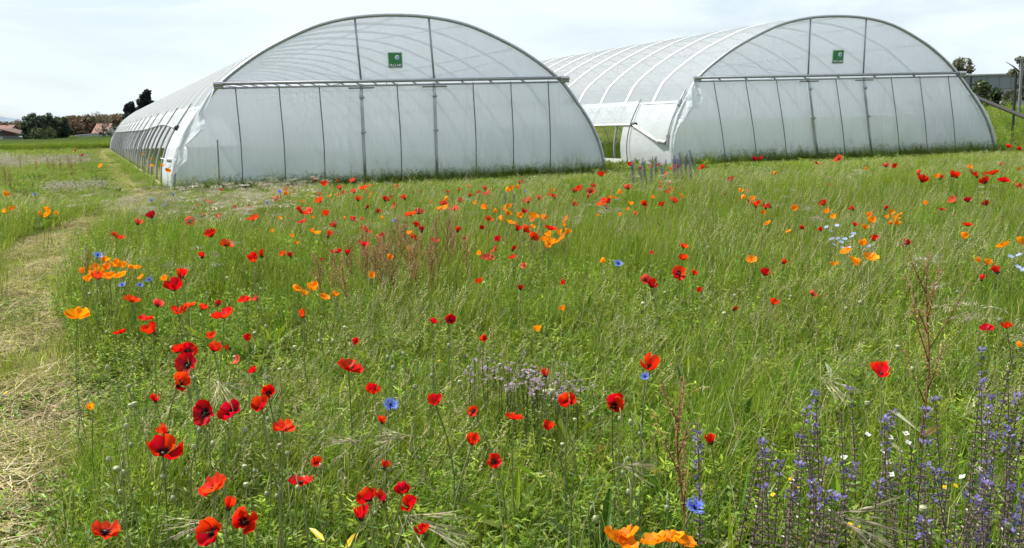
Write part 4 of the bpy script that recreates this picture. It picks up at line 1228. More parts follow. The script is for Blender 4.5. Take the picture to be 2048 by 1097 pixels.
RED = (0.72, 0.012, 0.004); REDD = (0.46, 0.006, 0.006); REDO = (0.82, 0.038, 0.006)
ORA = (0.92, 0.26, 0.004); ORY = (0.96, 0.38, 0.01)
def petal_mesh(name, seed, width, elev, cup, ruffle, col, rimc, blot, nr=7, na=9):
    """one petal of unit length rising from the origin along +x"""
    rg = np.random.default_rng(seed); b = MB(); v, cc = [], []
    ph = rg.random(4) * 6.28
    for i in range(nr):
        r = i / (nr - 1)
        for j in range(na):
            q = j / (na - 1) * 2 - 1
            half = width * (0.40 + .60 * r ** .5) * (1 - .10 * r * r)
            a = q * half
            rr = r * (1 - .13 * abs(q) ** 3) * (1 + .05 * math.sin(q * 5 + ph[0]) * r)
            el = elev + cup * r * r + .10 * math.sin(q * 3 + ph[1]) * r
            # march along a rising arc
            x = rr * math.cos(elev * .5 + el * .5); z = rr * math.sin(elev * .5 + el * .5)
            ru = ruffle * r ** 2 * (math.sin(q * 9 + ph[2]) + .6 * math.sin(q * 17 + ph[3])) * .5
            fold = .16 * math.cos(q * 2.2) * r * (1 - r) * -1
            v.append((x * math.cos(a) - ru * .3, x * math.sin(a), z + ru + fold + .10 * q * q * r))
            k = r + .05 * math.sin(q * 12 + ph[0])
            c_ = np.array(col) * (1 - max(0, (k - .6) / .4) * .7) + np.array(rimc) * max(0, (k - .6) / .4) * .7
            if blot and k < .36 and abs(q) < .85: c_ = np.array((.012, .004, .008))
            c_ = c_ * (0.9 + .2 * math.sin(q * 25 + ph[1]) * .5)
            cc.append(tuple(np.clip(c_, 0, 1)))
    f = [(i * na + j, i * na + j + 1, (i + 1) * na + j + 1, (i + 1) * na + j) for i in range(nr - 1) for j in range(na - 1)]
    b.add(v, f, cc)
    return b.mesh(name, M['petal'], True)

def lathe(b, prof, n, col, cz=0.0):
    rows = [[(r * math.cos(2 * math.pi * k / n), r * math.sin(2 * math.pi * k / n), z + cz) for k in range(n + 1)] for r, z in prof]
    b.add(*sheet(rows), col=col)

# poppy petals: wide open, bowl and half closed, three of each
PETALS = {}
for ci, (cn, c0, c1) in enumerate([('red', RED, REDO), ('deep', REDD, RED), ('scarlet', REDO, (.9, .09, .015)), ('faded', (.70, .075, .035), (.78, .16, .09))]):
    for fi, (fn, el, cu_) in enumerate([('open', .22, .35), ('bowl', .55, .55), ('cup', .95, .35)]):
        for k in range(3):
            PETALS[(cn, fn, k)] = (petal_mesh('petal', 10 + ci * 31 + fi * 7 + k, 1.30, el, cu_, .21, c0, c1, True), petal_mesh('petal', 900 + ci * 31 + fi * 7 + k, 1.10, el + .22, cu_, .24, c0, c1, True))
OPET = {fn: [petal_mesh('petal', 2000 + k + fi * 9, 1.12, el, cu_, .15, ORA, ORY, False) for k in range(3)] for fi, (fn, el, cu_) in enumerate([('open', .30, .35), ('bowl', .75, .45), ('cup', 1.05, .25)])}
pod = MB(); lathe(pod, [(0, .0), (.07, .02), (.10, .10), (.105, .18), (.09, .22), (0, .24)], 10, (.045, .05, .025)); POD = pod.mesh('seed_pod', M['stem'], True)
stm = MB(); rg = np.random.default_rng(3)
for k in range(44):
    a = rg.random() * 6.28; r_ = .14 + .22 * rg.random(); z_ = .12 + .16 * rg.random(); p = np.array([r_ * math.cos(a), r_ * math.sin(a), z_])
    stm.tube([(p[0] * .3, p[1] * .3, .03), tuple(p)], .008, 3, (.012, .006, .012)); spikelet(stm, p, rg.normal(size=3), .05, .02, (.02, .01, .02), rg)
STAMEN = stm.mesh('stamens', M['dark'])
ost = MB()
for k in range(20):
    a = rg.random() * 6.28; p = np.array([.10 * rg.random() * math.cos(a), .10 * rg.random() * math.sin(a), .1]); spikelet(ost, p * .3, np.array([p[0] * 3, p[1] * 3, 1]), .32, .02, (.75, .30, .01), rg)
OSTAM = ost.mesh('stamens', M['petal'])

def stem_mesh(b, top, base, r, col, bend=0.04, n=7, hook=0.0):
    top, base = np.array(top, float), np.array(base, float)
    k = np.array([rng.normal() * bend, rng.normal() * bend, 0]); pts = []
    for t in np.linspace(0, 1, n):
        p = base + (top - base) * t + k * math.sin(t * math.pi) ; pts.append(p)
    b.tube(pts, r, 5, col, cap=False)
    return pts

def orient(tilt, az, spin):
    """axis leans by tilt towards compass direction az"""
    return Matrix.Rotation(az, 4, 'Z') @ Matrix.Rotation(tilt, 4, 'Y') @ Matrix.Rotation(spin, 4, 'Z')

def flower_height(px, py):
    g0 = at_z(px, py, .42); dd = math.hypot(g0[0], g0[1]); gap = float(front_gap(np.array(g0[0]), np.array(g0[1])))
    return dd, gap

def flower_spot(px, py, size, hnear=.46, maxd=.094, minh=.12):
    """choose the stem height so that the flower comes out at a natural size"""
    best = None
    for hz in np.linspace(.60, minh, 25):
        p = at_z(px, py, hz); dist = math.sqrt(p[0] ** 2 + p[1] ** 2 + (CAM_H - hz) ** 2); dia = size * dist / FPX * (1.18 if size < 19 else 1.0)
        want = .46 - .22 * float(smooth(4, 16, np.array(dist)))
        gap = float(front_gap(np.array(p[0]), np.array(p[1])))
        if bool(in_tunnel(np.array([p[0]]), np.array([p[1]]), .25)[0]): gap = -1
        cost = abs(hz - want) + max(0, dia - maxd) * 12 + (5 if gap < .1 else 0)
        if best is None or cost < best[0]: best = (cost, p, hz, dia, dist)
    _, p, hz, dia, dist = best
    return p, hz, min(max(dia * 1.06, .034), maxd * 1.15), dist

SMALL = {}
def small_flower(kind, k):
    """far flower with its stem as one mesh, one metre per flower width"""
    if (kind, k) in SMALL: return SMALL[(kind, k)]
    rg = np.random.default_rng(5000 + k + (0 if kind == 'poppy' else 100)); b = MB()
    L_ = 6.5
    tilt, az = .25 + .8 * rg.random(), rg.random() * 6.28
    R_ = np.array(orient(tilt, az, rg.random() * 6.28))[:3, :3]
    fn = ['open', 'bowl', 'cup', 'bowl'][k % 4]
    for q in range(4):
        if kind == 'poppy': me = PETALS[(['red', 'deep', 'faded', 'red', 'scarlet', 'red', 'faded', 'deep'][(k // 2) % 8], fn, k % 3)][q % 2]
        else: me = OPET[fn][(k + q) % 3]
        co = np.zeros(len(me.vertices) * 3); me.vertices.foreach_get('co', co); co = co.reshape(-1, 3) * .68
        cl = np.zeros(len(me.vertices) * 4); me.attributes['Col'].data.foreach_get('color', cl); cl = cl.reshape(-1, 4)[:, :3]
        a = q * math.pi / 2 + rg.normal() * .12; Rz = np.array([[math.cos(a), -math.sin(a), 0], [math.sin(a), math.cos(a), 0], [0, 0, 1]])
        b.add(co @ Rz.T @ R_.T, [tuple(p_.vertices) for p_ in me.polygons], [tuple(c_) for c_ in cl])
    if kind == 'poppy':
        c2 = MB(); lathe(c2, [(0, 0), (.14, .03), (.16, .14), (0, .2)], 7, (.015, .01, .015))
        b.add(np.array(c2.v) @ R_.T, c2.f, (.015, .01, .015), 1)
    pts = [(0, 0, -.02), (rg.normal() * .15, rg.normal() * .15, -L_ * .4), (rg.normal() * .5, rg.normal() * .5, -L_)]
    b.tube(pts, [.018, .025, .03], 4, (.10, .13, .04), 2, cap=False)
    SMALL[(kind, k)] = b.mesh(kind, [M['petal'], M['dark'], M['stem']], True)
    return SMALL[(kind, k)]

def poppy(px, py, size, look=None, label=None, cn=None, i=0):
    p, hz, dia, dist = flower_spot(px, py, size)
    rg = np.random.default_rng(int(px * 7 + py * 13))
    gp = (p[0] + rg.normal() * .03, p[1] + rg.normal() * .03)
    if size < 19:
        me = small_flower('poppy', int(rg.integers(16)))
        o = link('poppy', me, None, (p[0], p[1], hz)); o.scale = (dia, dia, dia); o.rotation_euler = (0, 0, rg.random() * 6.28)
        # far stems are as long as the flower stands high
        o.scale[2] = dia * 1.0
    else:
        o = empty('poppy', (gp[0], gp[1], 0)); loc = Vector((p[0] - gp[0], p[1] - gp[1], hz))
        look = look or ['open', 'bowl', 'bowl', 'cup', 'face'][int(rg.integers(5))]
        fn = {'open': 'open', 'face': 'open' if rg.random() < .4 else 'bowl', 'bowl': 'bowl', 'cup': 'cup', 'side': 'cup', 'flat': 'open'}[look]
        tilt = {'open': .25, 'flat': .15, 'bowl': .35, 'cup': .25, 'face': .95, 'side': .7}[look] + rg.normal() * .12
        az = -math.pi / 2 + rg.normal() * .5 if look in ('face', 'bowl') else rg.random() * 6.28
        Mx = Matrix.Translation(loc) @ orient(tilt, az, rg.random() * 6.28) @ Matrix.Scale(dia * .60, 4)
        cn = cn or ['red', 'red', 'scarlet', 'deep', 'red'][int(rg.integers(5))]
        k = int(rg.integers(3))
        for q in range(4):
            pm_ = link('petal', PETALS[(cn, fn, (k + q // 2) % 3)][q % 2], o)
            pm_.matrix_local = Mx @ Matrix.Rotation(q * math.pi / 2 + rg.normal() * .14, 4, 'Z') @ Matrix.Rotation(rg.normal() * .10, 4, 'Y') @ Matrix.Scale(1 + rg.normal() * .06, 4)
        pd = link('seed_pod', POD, o); pd.matrix_local = Mx
        st_ = link('stamens', STAMEN, o); st_.matrix_local = Mx
        b = MB(); stem_mesh(b, loc, (0, 0, -.01), .0022 if dia > .05 else .0018, (.17, .21, .07)); b.build('stem', M['stem'], o, smooth_shade=True)
    name_later(o, 'red poppy', 'poppy', 'red poppies in the meadow', px, py, label)
    return o

def orange_poppy(px, py, size, look=None, label=None):
    p, hz, dia, dist = flower_spot(px, py, size, maxd=.078)
    rg = np.random.default_rng(int(px * 11 + py * 5))
    if size < 17:
        me = small_flower('orange_poppy', int(rg.integers(12)))
        o = link('orange_poppy', me, None, (p[0], p[1], hz)); o.scale = (dia, dia, dia); o.rotation_euler = (0, 0, rg.random() * 6.28)
    else:
        gp = (p[0] + rg.normal() * .02, p[1] + rg.normal() * .02)
        o = empty('orange_poppy', (gp[0], gp[1], 0)); loc = Vector((p[0] - gp[0], p[1] - gp[1], hz))
        fn = look or ['open', 'bowl', 'bowl'][int(rg.integers(3))]
        Mx = Matrix.Translation(loc) @ orient(.25 + .4 * rg.random(), rg.random() * 6.28, rg.random() * 6.28) @ Matrix.Scale(dia * .60, 4)
        for q in range(4):
            pm_ = link('petal', OPET[fn][(q + int(rg.integers(3))) % 3], o)
            pm_.matrix_local = Mx @ Matrix.Rotation(q * math.pi / 2 + rg.normal() * .1, 4, 'Z') @ Matrix.Scale(1 + rg.normal() * .05, 4)
        link('stamens', OSTAM, o).matrix_local = Mx
        b = MB(); stem_mesh(b, loc, (0, 0, -.01), .0016, (.12, .16, .06)); b.build('stem', M['stem'], o, smooth_shade=True)
    name_later(o, 'orange poppy', 'orange poppy', 'orange poppies in the meadow', px, py, label)
    return o

BIG = [  # px, py, size, look, colour, label
    (326, 912, 64, 'bowl', 'red', 'large full red poppy low at left, below the closed orange one'),
    (430, 982, 50, 'flat', 'scarlet', 'flat shallow red poppy above the overlapping pair at bottom left'),
    (456, 1022, 38, 'cup', 'red', 'upright red poppy just behind the overlapping pair at bottom left'),
    (430, 1064, 60, 'face', 'red', 'left one of two big overlapping red poppies at bottom left'),
    (488, 1046, 60, 'face', 'scarlet', 'right one of two big overlapping red poppies at bottom left'),
    (210, 1067, 46, 'flat', 'scarlet', 'flat orange red poppy nearest the path at the bottom'),
    (740, 1003, 42, 'bowl', 'red', 'leftmost red poppy of the close group at bottom centre'),
    (768, 1006, 38, 'cup', 'deep', 'dark red poppy in middle of the bottom centre group'),
    (805, 988, 36, 'bowl', 'deep', 'topmost red poppy of the bottom centre group'),
    (822, 1017, 40, 'bowl', 'red', 'rightmost red poppy of the bottom centre group'),
    (723, 1043, 48, 'cup', 'red', 'triangular nodding red poppy below the bottom centre group'),
    (846, 1068, 30, 'bowl', 'red', 'small red poppy behind dry straws at bottom centre'),
    (604, 968, 38, 'flat', 'red', 'wide red poppy with a pale bud before it, left of bottom group'),
    (631, 931, 26, 'bowl', 'red', 'small red poppy above the one with the pale bud'),
    (567, 862, 38, 'flat', 'scarlet', 'tilted red poppy below the trio left of centre'),
    (412, 828, 42, 'face', 'deep', 'left poppy of the dark trio behind silvery grass'),
    (466, 829, 48, 'face', 'deep', 'middle poppy of the dark trio with black centre'),
    (524, 818, 42, 'bowl', 'red', 'right poppy of the dark trio behind silvery grass'),
    (536, 790, 36, 'face', 'red', 'red poppy just above the right of the dark trio'),
    (334, 870, 36, 'cup', 'scarlet', 'drooping half closed orange red poppy at left'),
    (313, 806, 28, 'cup', 'red', 'small plain red poppy left of the dark trio'),
    (355, 770, 42, 'face', 'red', 'red poppy with pale edge below the stacked group'),
    (378, 733, 42, 'face', 'deep', 'dark red nodding poppy at foot of the stacked group'),
    (376, 703, 30, 'face', 'red', 'round red poppy showing its dark eye in stacked group'),
    (355, 706, 26, 'bowl', 'red', 'red poppy left half hidden in the stacked group'),
    (428, 704, 30, 'bowl', 'scarlet', 'bright poppy right of the stacked group'),
    (307, 668, 38, 'bowl', 'red', 'smooth tilted red poppy alone left of the stacked group'),
    (449, 637, 38, 'open', 'red', 'ragged wide red poppy above the stacked group'),
    (350, 582, 40, 'bowl', 'red', 'broad red poppy under the triangular one at left'),
    (360, 560, 34, 'cup', 'red', 'triangular red poppy on top of the broad one at left'),
    (697, 742, 48, 'flat', 'red', 'wide dark red poppy alone left of centre'),
    (747, 788, 34, 'bowl', 'red', 'red poppy above left of the blue cornflower'),
    (765, 848, 28, 'cup', 'scarlet', 'withered red poppy right below the blue cornflower'),
    (871, 810, 36, 'bowl', 'red', 'crumpled red poppy right of the blue cornflower'),
    (943, 890, 38, 'bowl', 'red', 'bright red poppy right of centre group, upper of a pair'),
    (987, 923, 28, 'face', 'red', 'small round red poppy, lower right of a pair near centre'),
    (1027, 840, 32, 'flat', 'scarlet', 'flat orange red poppy left of the dark eyed poppy'),
    (1096, 861, 32, 'bowl', 'red', 'small round red poppy below the dark eyed poppy'),
    (1137, 807, 42, 'face', 'red', 'dark eyed round poppy at centre right of lilac patch'),
    (1225, 815, 46, 'face', 'red', 'triangular poppy with hooked bud stem across its face'),
    (1299, 740, 52, 'bowl', 'red', 'large winged red poppy right of the lilac patch'),
    (1423, 890, 34, 'cup', 'red', 'red poppy beside the rusty dock stalk'),
    (1761, 754, 42, 'bowl', 'red', 'lone bright red poppy left of the tall dock stalk'),
    (1996, 549, 28, 'cup', 'red', 'tall closed red poppy near the right picture edge'),
    (1302, 576, 30, 'bowl', 'deep', 'dark red nodding poppy, lowest of the column at centre right'),
    (1358, 549, 28, 'face', 'red', 'dark eyed red poppy in the column at centre right'),
    (1092, 755, 28, 'cup', 'scarlet', 'pale red poppy standing in the lilac patch'),
    (898, 646, 30, 'face', 'deep', 'dark triangular red poppy beside the thin dock stem'),
]
REDS = """235 477 22,423 475 25,453 493 18,405 517 16,510 524 28,524 516 24,507 441 16,197 560 26,263 605 26,314 614 18,291 641 24,357 627 30,381 614 22,405 620 14,435 612 14,240 669 16,489 604 16,515 601 14,423 678 22,461 700 14,497 682 20,477 722 12,510 745 14,
766 940 16,948 823 22,866 648 19,710 688 14,608 636 26,969 682 20,960 567 14,1130 567 10,1366 498 20,1366 521 22,1386 551 14,1292 562 16,1401 584 10,1306 508 8,1466 622 8,1546 610 20,1529 552 24,1565 528 12,1624 590 8,1962 562 14,1974 661 16,2013 657 20,1747 482 20,1808 494 18,1649 411 14,1708 421 12,1708 453 10,1642 463 10,1600 458 10,1769 421 12,1533 418 14,1543 416 14,1512 412 14,1910 405 16,1936 405 12,1973 412 12,1884 421 8,1934 453 12,1843 365 18,1878 360 12,1837 350 12,1903 354 14,1913 356 14,1944 348 10,1955 356 14,1970 352 10,1985 350 14,1972 368 16,2006 365 14,2030 371 10,2035 377 12,1772 335 10,1790 336 10,2000 332 8,2015 296 8,2035 300 8,1678 320 14,1524 320 10,1507 322 10,1635 329 8,
633 363 9,650 372 19,707 366 12,674 365 7,681 380 12,727 379 12,743 375 8,709 387 12,688 391 11,636 393 11,551 402 12,641 406 15,716 403 13,734 387 8,675 394 8,769 403 13,731 419 12,790 414 12,810 399 13,794 375 8,622 427 16,653 432 19,605 447 13,601 427 18,670 455 15,755 427 12,703 442 12,723 442 9,822 432 20,838 430 17,730 464 15,831 454 13,843 465 15,823 478 13,770 475 14,655 476 18,726 492 16,754 479 12,673 507 15,694 510 14,646 524 10,568 512 13,582 516 14,915 464 15,928 481 9,908 421 14,887 411 12,920 406 12,897 389 10,917 384 10,937 376 9,938 393 9,969 381 11,974 390 13,959 388 8,969 416 10,977 441 12,997 483 14,991 501 13,974 520 18,962 459 10,869 485 14,838 387 8,782 397 8,
1041 369 10,1057 407 16,1077 401 13,1111 399 14,1098 393 8,1148 386 11,1160 381 13,1185 376 11,1181 385 12,1203 353 12,1257 379 13,1321 369 9,1321 378 8,1339 372 9,1340 383 11,1334 387 9,1333 351 9,1289 411 13,1345 406 14,1325 413 12,1207 408 16,1218 407 13,1213 419 10,1147 413 12,1100 461 17,1033 462 17,1047 463 17,1064 478 18,1046 428 14,1024 503 15,1025 518 12,1049 533 10,1175 396 8,1269 429 8,1347 337 9,1355 337 9,1405 337 10,1302 336 8,1317 333 8,1262 331 9,1279 340 8,1463 363 12,1454 391 12,1501 408 12,1511 415 13,1041 581 14,
151 303 10,166 313 8,275 293 8,292 305 8,305 437 17,275 451 16,381 445 14,416 408 10,426 408 9,397 415 8,402 435 12,440 437 12,497 418 8,470 418 8,443 383 8,560 395 8,590 388 8"""
ORANGES = """165 548 16,180 557 15,176 564 17,192 540 16,204 525 18,215 540 16,226 533 14,233 532 16,245 537 16,257 538 13,271 538 13,220 555 16,230 556 15,245 553 14,215 560 16,199 549 16,283 556 10,332 563 17,155 637 38,153 628 15,186 819 18,590 584 22,606 592 20,628 582 30,649 598 17,668 594 19,745 557 21,1074 664 22,1200 526 15,1126 622 14,1097 492 26,1090 484 18,1104 486 18,1092 497 18,1120 470 19,1133 468 19,1100 474 18,1127 477 15,1004 442 15,1013 432 15,1020 448 15,1040 437 17,1068 435 19,1064 445 15,1087 440 15,1133 440 11,1134 452 12,1064 458 11,887 401 12,862 407 8,889 419 12,877 419 9,953 409 10,975 418 16,985 426 13,1011 416 10,1006 422 9,1020 417 12,1012 383 11,1025 381 12,1040 378 12,1103 384 9,1145 405 10,1235 388 12,1220 398 9,1230 398 9,1311 397 11,1261 411 10,1257 421 8,1200 432 9,1241 432 8,1362 394 9,1480 386 11,1493 386 10,1482 399 13,1506 402 12,1590 422 14,1526 430 11,1670 438 12,1656 427 12,1739 435 12,1742 447 16,1729 460 14,1776 437 9,1790 438 12,1791 451 14,1775 449 12,1784 426 8,1800 431 8,1726 493 20,1720 489 16,1693 506 20,1708 522 19,1714 532 19,1740 519 25,1504 523 17,1928 478 19,2007 494 17,2043 487 15,1963 525 14,1974 531 19,1850 410 12,1577 465 8,1536 449 10,1669 530 8,1660 375 9,1545 350 10,1728 340 9,1938 338 9,1875 356 10,2040 342 8,82 431 11,92 424 11,97 430 11,108 430 10,5 425 9,15 425 10,25 419 9,202 333 9,12 390 8,285 311 9,303 320 12,308 333 10,323 334 10,335 343 9,567 390 11,574 381 9,586 407 8,605 405 8,660 394 7,735 398 8,743 392 8,688 438 7,762 438 8,630 437 9,635 468 10,625 465 10,586 475 9,592 490 10,559 438 8,545 465 8,819 468 10,778 520 14,813 501 11,962 509 12,1222 1080 44,1256 1076 44,1243 1090 46,1312 1088 48,1345 1084 48,1366 1090 42,2045 695 13"""
BIGO = {(155, 637): 'wide yellow orange poppy alone beside the path', (186, 819): 'small yellow poppy standing at the path edge', (628, 582): 'largest orange poppy of the tight left centre cluster'}
for (x_, y_, s_, lk, cn, lab) in BIG: poppy(x_, y_, s_, lk, lab, cn)
for q in REDS.replace('\n', '').split(','):
    x_, y_, s_ = map(float, q.split()); poppy(x_, y_, s_)
for q in ORANGES.replace('\n', '').split(','):
    x_, y_, s_ = map(float, q.split()); orange_poppy(x_, y_, s_, 'open' if s_ > 30 else None, BIGO.get((int(x_), int(y_))))

# cornflowers
def floret_mesh(seed):
    rg = np.random.default_rng(seed); b = MB(); c0, c1 = (.10, .16, .72), (.22, .30, .85)
    for k in range(12):
        a = k / 12 * 6.28 + rg.normal() * .1; e = .35 + .25 * rg.random(); l_ = .85 + .2 * rg.random()
        d = np.array([math.cos(a) * math.cos(e), math.sin(a) * math.cos(e), math.sin(e)]); s_ = np.array([-math.sin(a), math.cos(a), 0])
        p0, p1 = d * .12, d * l_ * .62
        b.add([p0 - s_ * .03, p0 + s_ * .03, p1 + s_ * .10, p1 - s_ * .10], [(0, 1, 2, 3)], c0)
        for q in (-1, 0, 1):
            t = p1 + d * l_ * .38 + s_ * q * .24 + np.array([0, 0, rg.normal() * .05]); m_ = p1 + s_ * q * .07
            b.add([m_ - s_ * .06, m_ + s_ * .06, t], [(0, 1, 2)], c1)
    return b.mesh('florets', M['petal'])
FLOR = [floret_mesh(k) for k in range(3)]
cc_ = MB(); rg = np.random.default_rng(8)
for k in range(26): spikelet(cc_, np.zeros(3), np.array([rg.normal() * .5, rg.normal() * .5, 1.1]), .42, .03, (.05, .03, .22), rg)
CFC = cc_.mesh('flower_centre', M['petal'])
cb_ = MB(); lathe(cb_, [(.05, -.55), (.17, -.48), (.20, -.30), (.12, -.06), (.08, .04)], 8, (.10, .13, .06)); CFB = cb_.mesh('flower_base', M['stem'], True)
CORN = [(195, 513, 18, 'blue cornflower above the orange cluster by the path'), (1236, 529, 22, 'single blue cornflower at mid meadow, right of centre'), (780, 812, 34, 'bright blue cornflower in the foreground left of centre'), (1388, 1017, 40, 'large blue cornflower low in foreground, beside broad grass leaves'), (300, 561, 13, None), (245, 572, 12, None), (280, 572, 11, None), (560, 385, 9, None), (790, 443, 10, None), (535, 407, 9, None), (347, 390, 8, None), (303, 402, 8, None), (1050, 384, 9, None), (70, 390, 9, None), (1290, 755, 11, None), (329, 412, 8, None), (640, 381, 7, None)]
for (x_, y_, s_, lab) in CORN:
    p, hz, dia, dist = flower_spot(x_, y_, s_, maxd=.06); rg = np.random.default_rng(int(x_ + y_)); dia = min(dia, .06)
    o = empty('cornflower', (p[0], p[1], 0)); Mx = Matrix.Translation((0, 0, hz)) @ orient(.55 + .2 * rg.random(), -math.pi / 2 + rg.normal() * .5, rg.random() * 6) @ Matrix.Scale(dia * .55, 4)
    link('florets', FLOR[int(rg.integers(3))], o).matrix_local = Mx
    link('flower_centre', CFC, o).matrix_local = Mx; link('flower_base', CFB, o).matrix_local = Mx
    b = MB(); stem_mesh(b, Mx @ Vector((0, 0, -.5)), (rg.normal() * .03, rg.normal() * .03, -.01), .0016, (.12, .15, .07)); b.build('stem', M['stem'], o, smooth_shade=True)
    name_later(o, 'blue cornflower', 'cornflower', 'blue cornflowers in the meadow', x_, y_, lab)

# ------------------------------------------------------------------ buds, spikes and the rest of the meadow's company
bd = MB(); lathe(bd, [(0, 0), (.32, .10), (.46, .45), (.42, .85), (.22, 1.15), (0, 1.25)], 8, (.22, .26, .11)); BUD = bd.mesh('bud', M['stem'], True)
cpm = MB(); lathe(cpm, [(0, 0), (.25, .06), (.47, .5), (.50, .85), (.40, .95), (.52, .98), (.50, 1.04), (0, 1.10)], 9, (.34, .36, .19)); CAP = cpm.mesh('seed_capsule', M['stem'], True)
BUDS = [(267, 745, 12), (215, 741, 11), (258, 780, 13), (262, 818, 12), (270, 815, 11), (252, 858, 10), (260, 902, 11), (217, 925, 11), (235, 945, 13), (249, 960, 12), (247, 997, 11), (325, 960, 11), (350, 1008, 13), (383, 1088, 12), (388, 765, 12), (404, 870, 13), (425, 898, 13), (388, 900, 11), (490, 868, 13), (493, 977, 12), (490, 940, 11), (535, 850, 11), (560, 897, 10), (575, 912, 10), (638, 945, 15), (595, 988, 13), (540, 1002, 12), (557, 1008, 12), (507, 955, 10), (610, 972, 14), (725, 1045, 12), (750, 1040, 11), (689, 975, 10), (785, 745, 12), (808, 712, 11), (775, 722, 10), (830, 780, 11), (920, 770, 10), (670, 690, 10), (535, 762, 11), (510, 672, 10), (530, 660, 10), (470, 720, 9), (345, 700, 9), (217, 672, 10), (700, 735, 9), (560, 745, 9), (865, 760, 10), (1090, 790, 13), (1105, 790, 12), (1240, 850, 12), (1262, 855, 13), (1252, 930, 11), (1258, 1000, 14), (1150, 845, 9), (1188, 1050, 15), (1335, 1028, 14), (1250, 960, 10), (1125, 895, 10), (1280, 882, 10), (1304, 537, 8), (1318, 548, 8), (1305, 605, 8), (1425, 548, 8), (1405, 598, 9), (1470, 595, 9), (1448, 632, 9), (1415, 500, 7), (1330, 590, 8), (1285, 610, 8), (1795, 700, 13), (1826, 748, 13), (1700, 815, 11), (1735, 815, 14), (1845, 1028, 18), (2015, 1060, 15), (2000, 645, 10), (1915, 590, 9), (1720, 610, 9), (180, 592, 11), (1690, 625, 8), (1580, 600, 8), (900, 700, 9), (940, 745, 9), (1000, 735, 9), (640, 690, 9), (590, 700, 9), (455, 560, 8), (520, 585, 8), (690, 660, 8), (415, 590, 8)]
for i, (x_, y_, s_) in enumerate(BUDS):
    rg = np.random.default_rng(3000 + i); hz = .38 + .08 * rg.random(); p = at_z(x_, y_, hz)
    dist = math.sqrt(p[0] ** 2 + p[1] ** 2 + (CAM_H - hz) ** 2); w_ = min(max(s_ * dist / FPX * .85, .010), .016)
    nod = rg.random() < .5
    o = empty('poppy_bud', (p[0] + rg.normal() * .02, p[1] + rg.normal() * .02, 0)); q = Vector((p[0], p[1], hz)) - o.location
    b = MB(); col = (.19, .22, .09)
    if nod:
        a = rg.random() * 6.28; hk = Vector((math.cos(a), math.sin(a), 0)) * .022
        pts = [(0, 0, -.01), (q.x * .4, q.y * .4, hz * .45), (q.x - hk.x, q.y - hk.y, hz + .015), (q.x - hk.x * .7, q.y - hk.y * .7, hz + .045), (q.x, q.y, hz + .048), tuple(q + hk * .25 + Vector((0, 0, .022)))]
        b.tube(pts, .0014, 5, col, cap=False)
        h_ = link('bud', BUD, o); h_.matrix_local = Matrix.Translation(q + hk * .25 + Vector((0, 0, .024))) @ Matrix.Rotation(math.pi - .3, 4, 'X') @ Matrix.Scale(w_, 4)
    else:
        stem_mesh(b, q, (0, 0, -.01), .0014, col)
        h_ = link('seed_capsule', CAP, o); h_.matrix_local = Matrix.Translation(q) @ Matrix.Rotation(rg.normal() * .25, 4, 'X') @ Matrix.Scale(w_, 4)
    b.build('stem', M['stem'], o, smooth_shade=True)
    name_later(o, 'pale nodding poppy bud' if nod else 'pale upright poppy capsule', 'poppy bud', 'poppy buds and capsules in the meadow', x_, y_)

# purple sage spikes
PUR = [(.12, .095, .28), (.17, .14, .37), (.09, .07, .20), (.23, .20, .42)]
def sage_parts(k, bloom):
    rg = np.random.default_rng(1200 + k); L_ = .34
    s_, fl, lf = MB(), MB(), MB()
    bend = rg.normal() * .03
    pos = lambda t: np.array([bend * (t / .6) ** 2, bend * .4 * (t / .6), t])
    s_.tube([pos(t) for t in np.linspace(0, .60, 7)], [.0028 - .0018 * i / 6 for i in range(7)], 5, (.10, .085, .06))
    nw = 17
    for i in range(nw):
        z_ = .26 + L_ * i / (nw - 1); c_ = pos(z_); r_ = .016 * (1 - .45 * i / nw)
        blooming = bloom[0] <= i / nw <= bloom[1]
        for q in range(6):
            a = q / 6 * 6.28 + i * .5; d = np.array([math.cos(a), math.sin(a), .35])
            spikelet(s_, c_ + d * .002, d, r_ * .75, .0028, (.13, .095, .085) if rg.random() < .6 else (.17, .16, .08), rg)
            if blooming and rg.random() < (.42 if k < 6 else 1.0):
                pc = PUR[rg.integers(4)]
                leaf(fl, c_ + d * r_ * .5, d + np.array([0, 0, .5]), np.array([0, 0, 1.]), .015, .008, pc)
                leaf(fl, c_ + d * r_ * .5, d + np.array([0, 0, -.5]), np.array([0, 0, 1.]), .012, .008, pc)
    for i in range(7):
        z_ = .02 + .2 * rg.random(); a = rg.random() * 6.28
        leaf(lf, pos(z_), np.array([math.cos(a), math.sin(a), .4]), np.array([0, 0, 1.]), .06 + .03 * rg.random(), .022, (.12, .15, .06))
    return s_.mesh('stem', M['stem']), fl.mesh('blossoms', M['petal']), lf.mesh('leaves', M['herb'])
SAGE = [sage_parts(k, bl) for k, bl in enumerate([(.68, .95), (.8, .97), (.5, .62), (.9, 1), (.15, .9), (.74, .86), (.05, 1.0)])]
